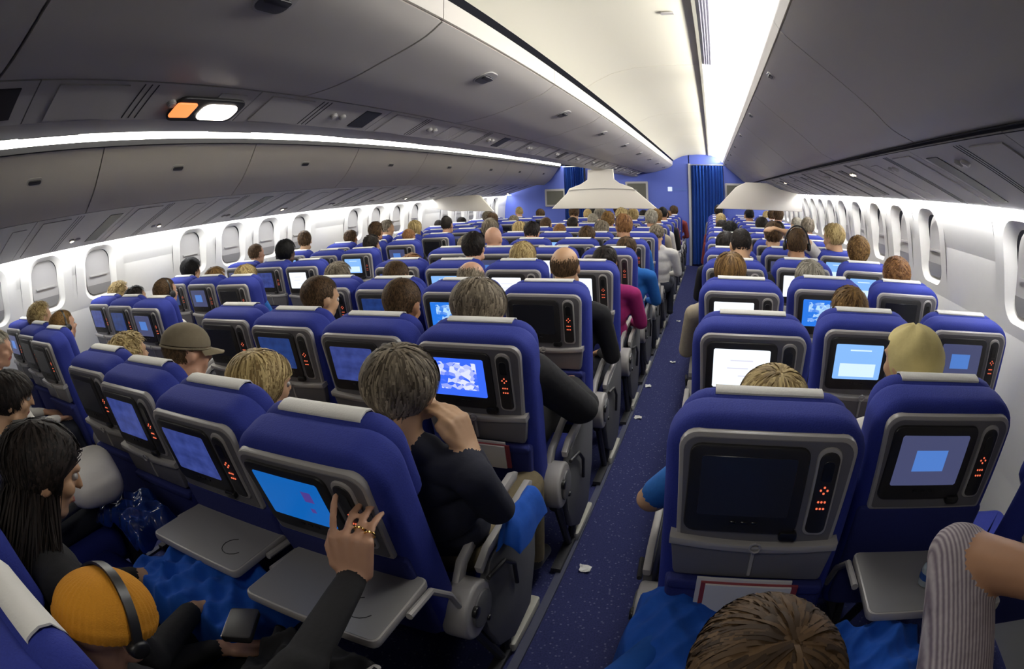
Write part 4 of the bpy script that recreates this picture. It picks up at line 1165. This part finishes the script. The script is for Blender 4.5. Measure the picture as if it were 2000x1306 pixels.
# passenger in a striped shirt, elbow raised
def stripes():
    m = bpy.data.materials.new('fine striped shirt'); t = nt(m); p = t.nodes['Principled BSDF']; N = t.nodes.new; L = t.links.new
    tc = N('ShaderNodeTexCoord'); wv = N('ShaderNodeTexWave'); wv.inputs['Scale'].default_value = 46; wv.bands_direction = 'X'; wv.inputs['Distortion'].default_value = .8
    L(tc.outputs['Object'], wv.inputs[0]); mx = N('ShaderNodeMix'); mx.data_type = 'RGBA'
    mx.inputs[6].default_value = (.15, .12, .15, 1); mx.inputs[7].default_value = (.38, .34, .35, 1)
    L(wv.outputs[0], mx.inputs[0]); L(mx.outputs[2], p.inputs['Base Color']); p.inputs['Roughness'].default_value = .9
    n = N('ShaderNodeTexNoise'); n.inputs['Scale'].default_value = 22; b = N('ShaderNodeBump'); b.inputs['Strength'].default_value = .8; b.inputs['Distance'].default_value = .01
    L(tc.outputs['Object'], n.inputs['Vector']); L(n.outputs[0], b.inputs['Height']); L(b.outputs[0], p.inputs['Normal'])
    return m
sp = hero('person in a finely striped shirt with elbow raised at the right edge', (.63, .36, .99), .40, -10, 0, 0, SKIN2, stripes(), JEANS, 'short', 'brown',
     armL=[(.455, .50, .80), (.462, .69, .945), (.585, .52, 1.0)], short=2, voxel=.009, fat=1.35)

h0 = hero('blonde person in a bright blue top, elbow out beside the nearest right aisle seat', (.165, 1.26, .975), 1.30, 0, -5, 0, SKIN, SKY, JEANS, 'medium', 'blonde',
     armL=[(.02, 1.22, .85), (-.115, 1.25, .70), (.02, 1.45, .68)], voxel=.009, short=True)
hero('dark-haired person in profile with glasses at the left picture edge', (-2.05, .54, 1.0), .40, -20, -12, 0, SKIN, GRY, JEANS, 'medium', 'dark', voxel=.01)
person('person with pale hair and a white shirt behind the profile at the left edge', (-3.10, .80, 1.04), 'C', 'r', 'short', 'ash', SKIN3, WHT, hi=1)

# ------------------------------------------------------------------ small things
def blanket(label, cx, cy, wx, wy, z0, colour, drop=.12, amp=.022, seed=1, name='blanket', cat='blanket', nx=70, ny=60, mt=None):
    rg = random.Random(seed); ph = [(rg.uniform(12, 60) * rg.choice((-1, 1)), rg.uniform(-50, 50), rg.uniform(0, 6)) for _ in range(6)]
    vs = []
    for i in range(nx + 1):
        for j in range(ny + 1):
            u, v_ = i / nx * 2 - 1, j / ny * 2 - 1
            ed = 1 + .08 * math.sin(5 * math.atan2(v_, u) + seed)
            x = cx + u * wx * ed; y = cy + v_ * wy * ed
            f = sum(abs(math.sin(a * x + b * y + c)) for a, b, c in ph) / 7
            e_ = max(0, max(abs(u), abs(v_)) - .75) / .25
            vs.append((x, y, z0 + amp * (1 - 1.6 * f) - drop * e_ ** 1.6 + .02 * math.cos(u * 3)))
    n = ny + 1; fs = [(i * n + j, (i + 1) * n + j, (i + 1) * n + j + 1, i * n + j + 1) for i in range(nx) for j in range(ny)]
    k = len(vs); vs += [(x, y, z - .008) for x, y, z in vs]
    fs += [tuple(reversed([q + k for q in f])) for f in fs]
    rim = [i * n for i in range(nx + 1)] + [nx * n + j for j in range(1, n)] + [i * n + ny for i in range(nx - 1, -1, -1)] + [j for j in range(ny - 1, 0, -1)]
    for a, b in zip(rim, rim[1:] + rim[:1]): fs.append((b, a, a + k, b + k))
    o = link(name, M().add(vs, fs).mesh(name, mt or cloth('bright blue blanket', colour), ang=80)); o['label'] = label; o['category'] = cat
    return o
RB = (.004, .085, .46)
blanket('bright blue crumpled blanket over the lap of the dark-haired woman', -1.14, .63, .27, .15, .600, RB, drop=.10, amp=.045, seed=3)
blanket('royal blue blanket over the knees at the bottom right of the aisle', .0, .86, .13, .20, .60, RB, drop=.20, amp=.02, seed=5)
blanket('royal blue crumpled blanket on the lap beside the striped shirt', .46, .80, .14, .14, .60, RB, drop=.10, amp=.05, seed=8)
blanket('black coat bunched on the lap of the person in the beanie', -.66, .47, .17, .15, .615, None, drop=.12, amp=.05, seed=21, name='coat', cat='coat', mt=BLK)
blanket('small blue cloth hanging over the armrest of the grey-haired man', -.47, 1.25, .035, .12, .63, RB, drop=.06, amp=.015, seed=9, nx=14, ny=24, name='cloth', cat='cloth')
PLAS = mat('crinkled clear blue plastic', (.012, .045, .24), .12, noise=.5, nscale=14, bump=1.0, coat=1.0)
blanket('blue package in shiny crinkled clear plastic on a lap at the left', -1.66, .76, .17, .10, .60, None, drop=.05, amp=.035, seed=12, name='wrapped_package', cat='package', mt=PLAS)
def pillow(label, x, y, z, rz):
    b = M(); b.ball((0, 0, 0), 1, 32, 20); vs = []
    for v_ in b.v:
        v_ = Vector(v_); s_ = lambda a: math.copysign(abs(a) ** .55, a)
        vs.append((s_(v_.x) * .17, s_(v_.y) * .11, v_.z * .055 * (1 + .06 * math.sin(9 * v_.x + 4 * v_.y))))
    T = Matrix.Translation((x, y, z)) @ Matrix.Rotation(rz, 4, 'Z') @ Matrix.Rotation(.15, 4, 'Y')
    o = link('pillow', M().add(vs, b.f, 0, T).mesh('pillow', mat('white pillowcase', (.55, .53, .50), .85, bump=.3, nscale=30), ang=80)); o['label'] = label; o['category'] = 'pillow'
pillow('white travel pillow on a lap at the far left, beside the dark hair', -1.82, .70, .70, -.3)
t = thing('wallet', 'small dark wallet with a pale edge on the black lap near the beanie', 'wallet', (-.835, .52, .645), rz=.5)
link('wallet_cover', M().slab(rr(-.035, .035, -.05, .05, .008, .008, 3), 0, .018, .004, 2, axis='z').mesh('wallet_cover', DKPL), t)
link('wallet_edge', M().box(-.036, -.030, -.045, .045, .003, .014).mesh('wallet_edge', METAL), t)
# crumpled paper bits on the aisle carpet
for i, (x, y, lb) in enumerate([(-.41, 1.79, 'crumpled white paper scrap nearest on the aisle carpet'), (-.49 + .05, 3.43, 'crumpled white paper scrap second along the aisle carpet'),
                                (-.45, 4.06, 'small white paper scrap by the seat foot in the aisle'), (-.31, 4.71, 'tiny white scrap in the middle of the aisle carpet'), (-.36, 6.31, 'tiny white scrap far along the aisle carpet')]):
    rg = random.Random(20 + i); m_ = M(); n = 5; vs = []
    for a in range(n):
        for b in range(n): vs.append((x + (a - 2) * .012 + rg.uniform(-.003, .003), y + (b - 2) * .011 + rg.uniform(-.003, .003), .003 + rg.uniform(0, .012)))
    fs = [(a * n + b, (a + 1) * n + b, (a + 1) * n + b + 1, a * n + b + 1) for a in range(n - 1) for b in range(n - 1)]
    o = link('paper_scrap', m_.add(vs, fs).mesh('paper_scrap', PAPER, smooth=False)); o['label'] = lb; o['category'] = 'litter'; o['group'] = 'paper scraps in the aisle'
# water bottle on the right tray
t = thing('water_bottle', 'small clear water bottle with a blue label on the right tray table', 'bottle', (.585, .985, .656)); t.scale = (.8, .8, .5)
def lathe(pr, n=18, mi=0):
    vs = [(r * math.cos(2 * PI * j / n), r * math.sin(2 * PI * j / n), z) for r, z in pr for j in range(n)]
    return M().add(vs, [(i * n + j, i * n + (j + 1) % n, (i + 1) * n + (j + 1) % n, (i + 1) * n + j) for i in range(len(pr) - 1) for j in range(n)])
link('bottle_body', lathe([(.001, .001), (.026, .002), (.028, .02), (.026, .05), (.028, .08), (.024, .10), (.012, .118), (.011, .128)]).mesh('bottle_body', mat('clear bottle plastic', (.55, .65, .68), .08, coat=1)), t)
link('bottle_cap', lathe([(.013, .126), (.014, .127), (.014, .142), (.001, .143)]).mesh('bottle_cap', mat('white blue cap', (.5, .65, .8), .4)), t)
link('bottle_label', lathe([(.0285, .035), (.0285, .068)]).mesh('bottle_label', mat('blue bottle label', (.03, .12, .45), .5)), t)

g1 = hero('wide grey-brown haired man in a black jacket, rightmost centre seat of row two', (-.80, 1.80, 1.055), 1.95, 0, -20, 0, SKIN3, BLK, BLK, 'medium', 'grey',
     armR=[(-.58, 1.82, .88), (-.47, 1.98, .66), (-.58, 2.2, .66)], voxel=.010, w_=1.08, fat=1.35)
hero('pale-haired person in a white top with one bare arm stretched left, row five', (1.0, 4.42, 1.15), 4.5, 40, -10, 0, SKIN, WHT, JEANS, 'short', 'blonde',
     armL=[(.86, 4.40, 1.0), (.76, 4.30, 1.10), (.56, 4.20, 1.19)], voxel=.010, short=True, hi=1)
# gold rings on the raised hand
for q, lb in ((2, 'gold ring on the ring finger of the raised hand'), (3, 'gold ring on the little finger of the raised hand')):
    a, b = RINGF[q]; c = a.lerp(b, .45); d = (b - a).normalized(); u = d.orthogonal().normalized(); w_ = d.cross(u)
    o = link('ring', M().tube([c + (u * math.cos(k * PI / 8) + w_ * math.sin(k * PI / 8)) * .0098 for k in range(17)], .0022, 6).mesh('ring', mat('gold', (.9, .62, .2), .2, metal=1)))
    o['label'] = lb; o['category'] = 'ring'
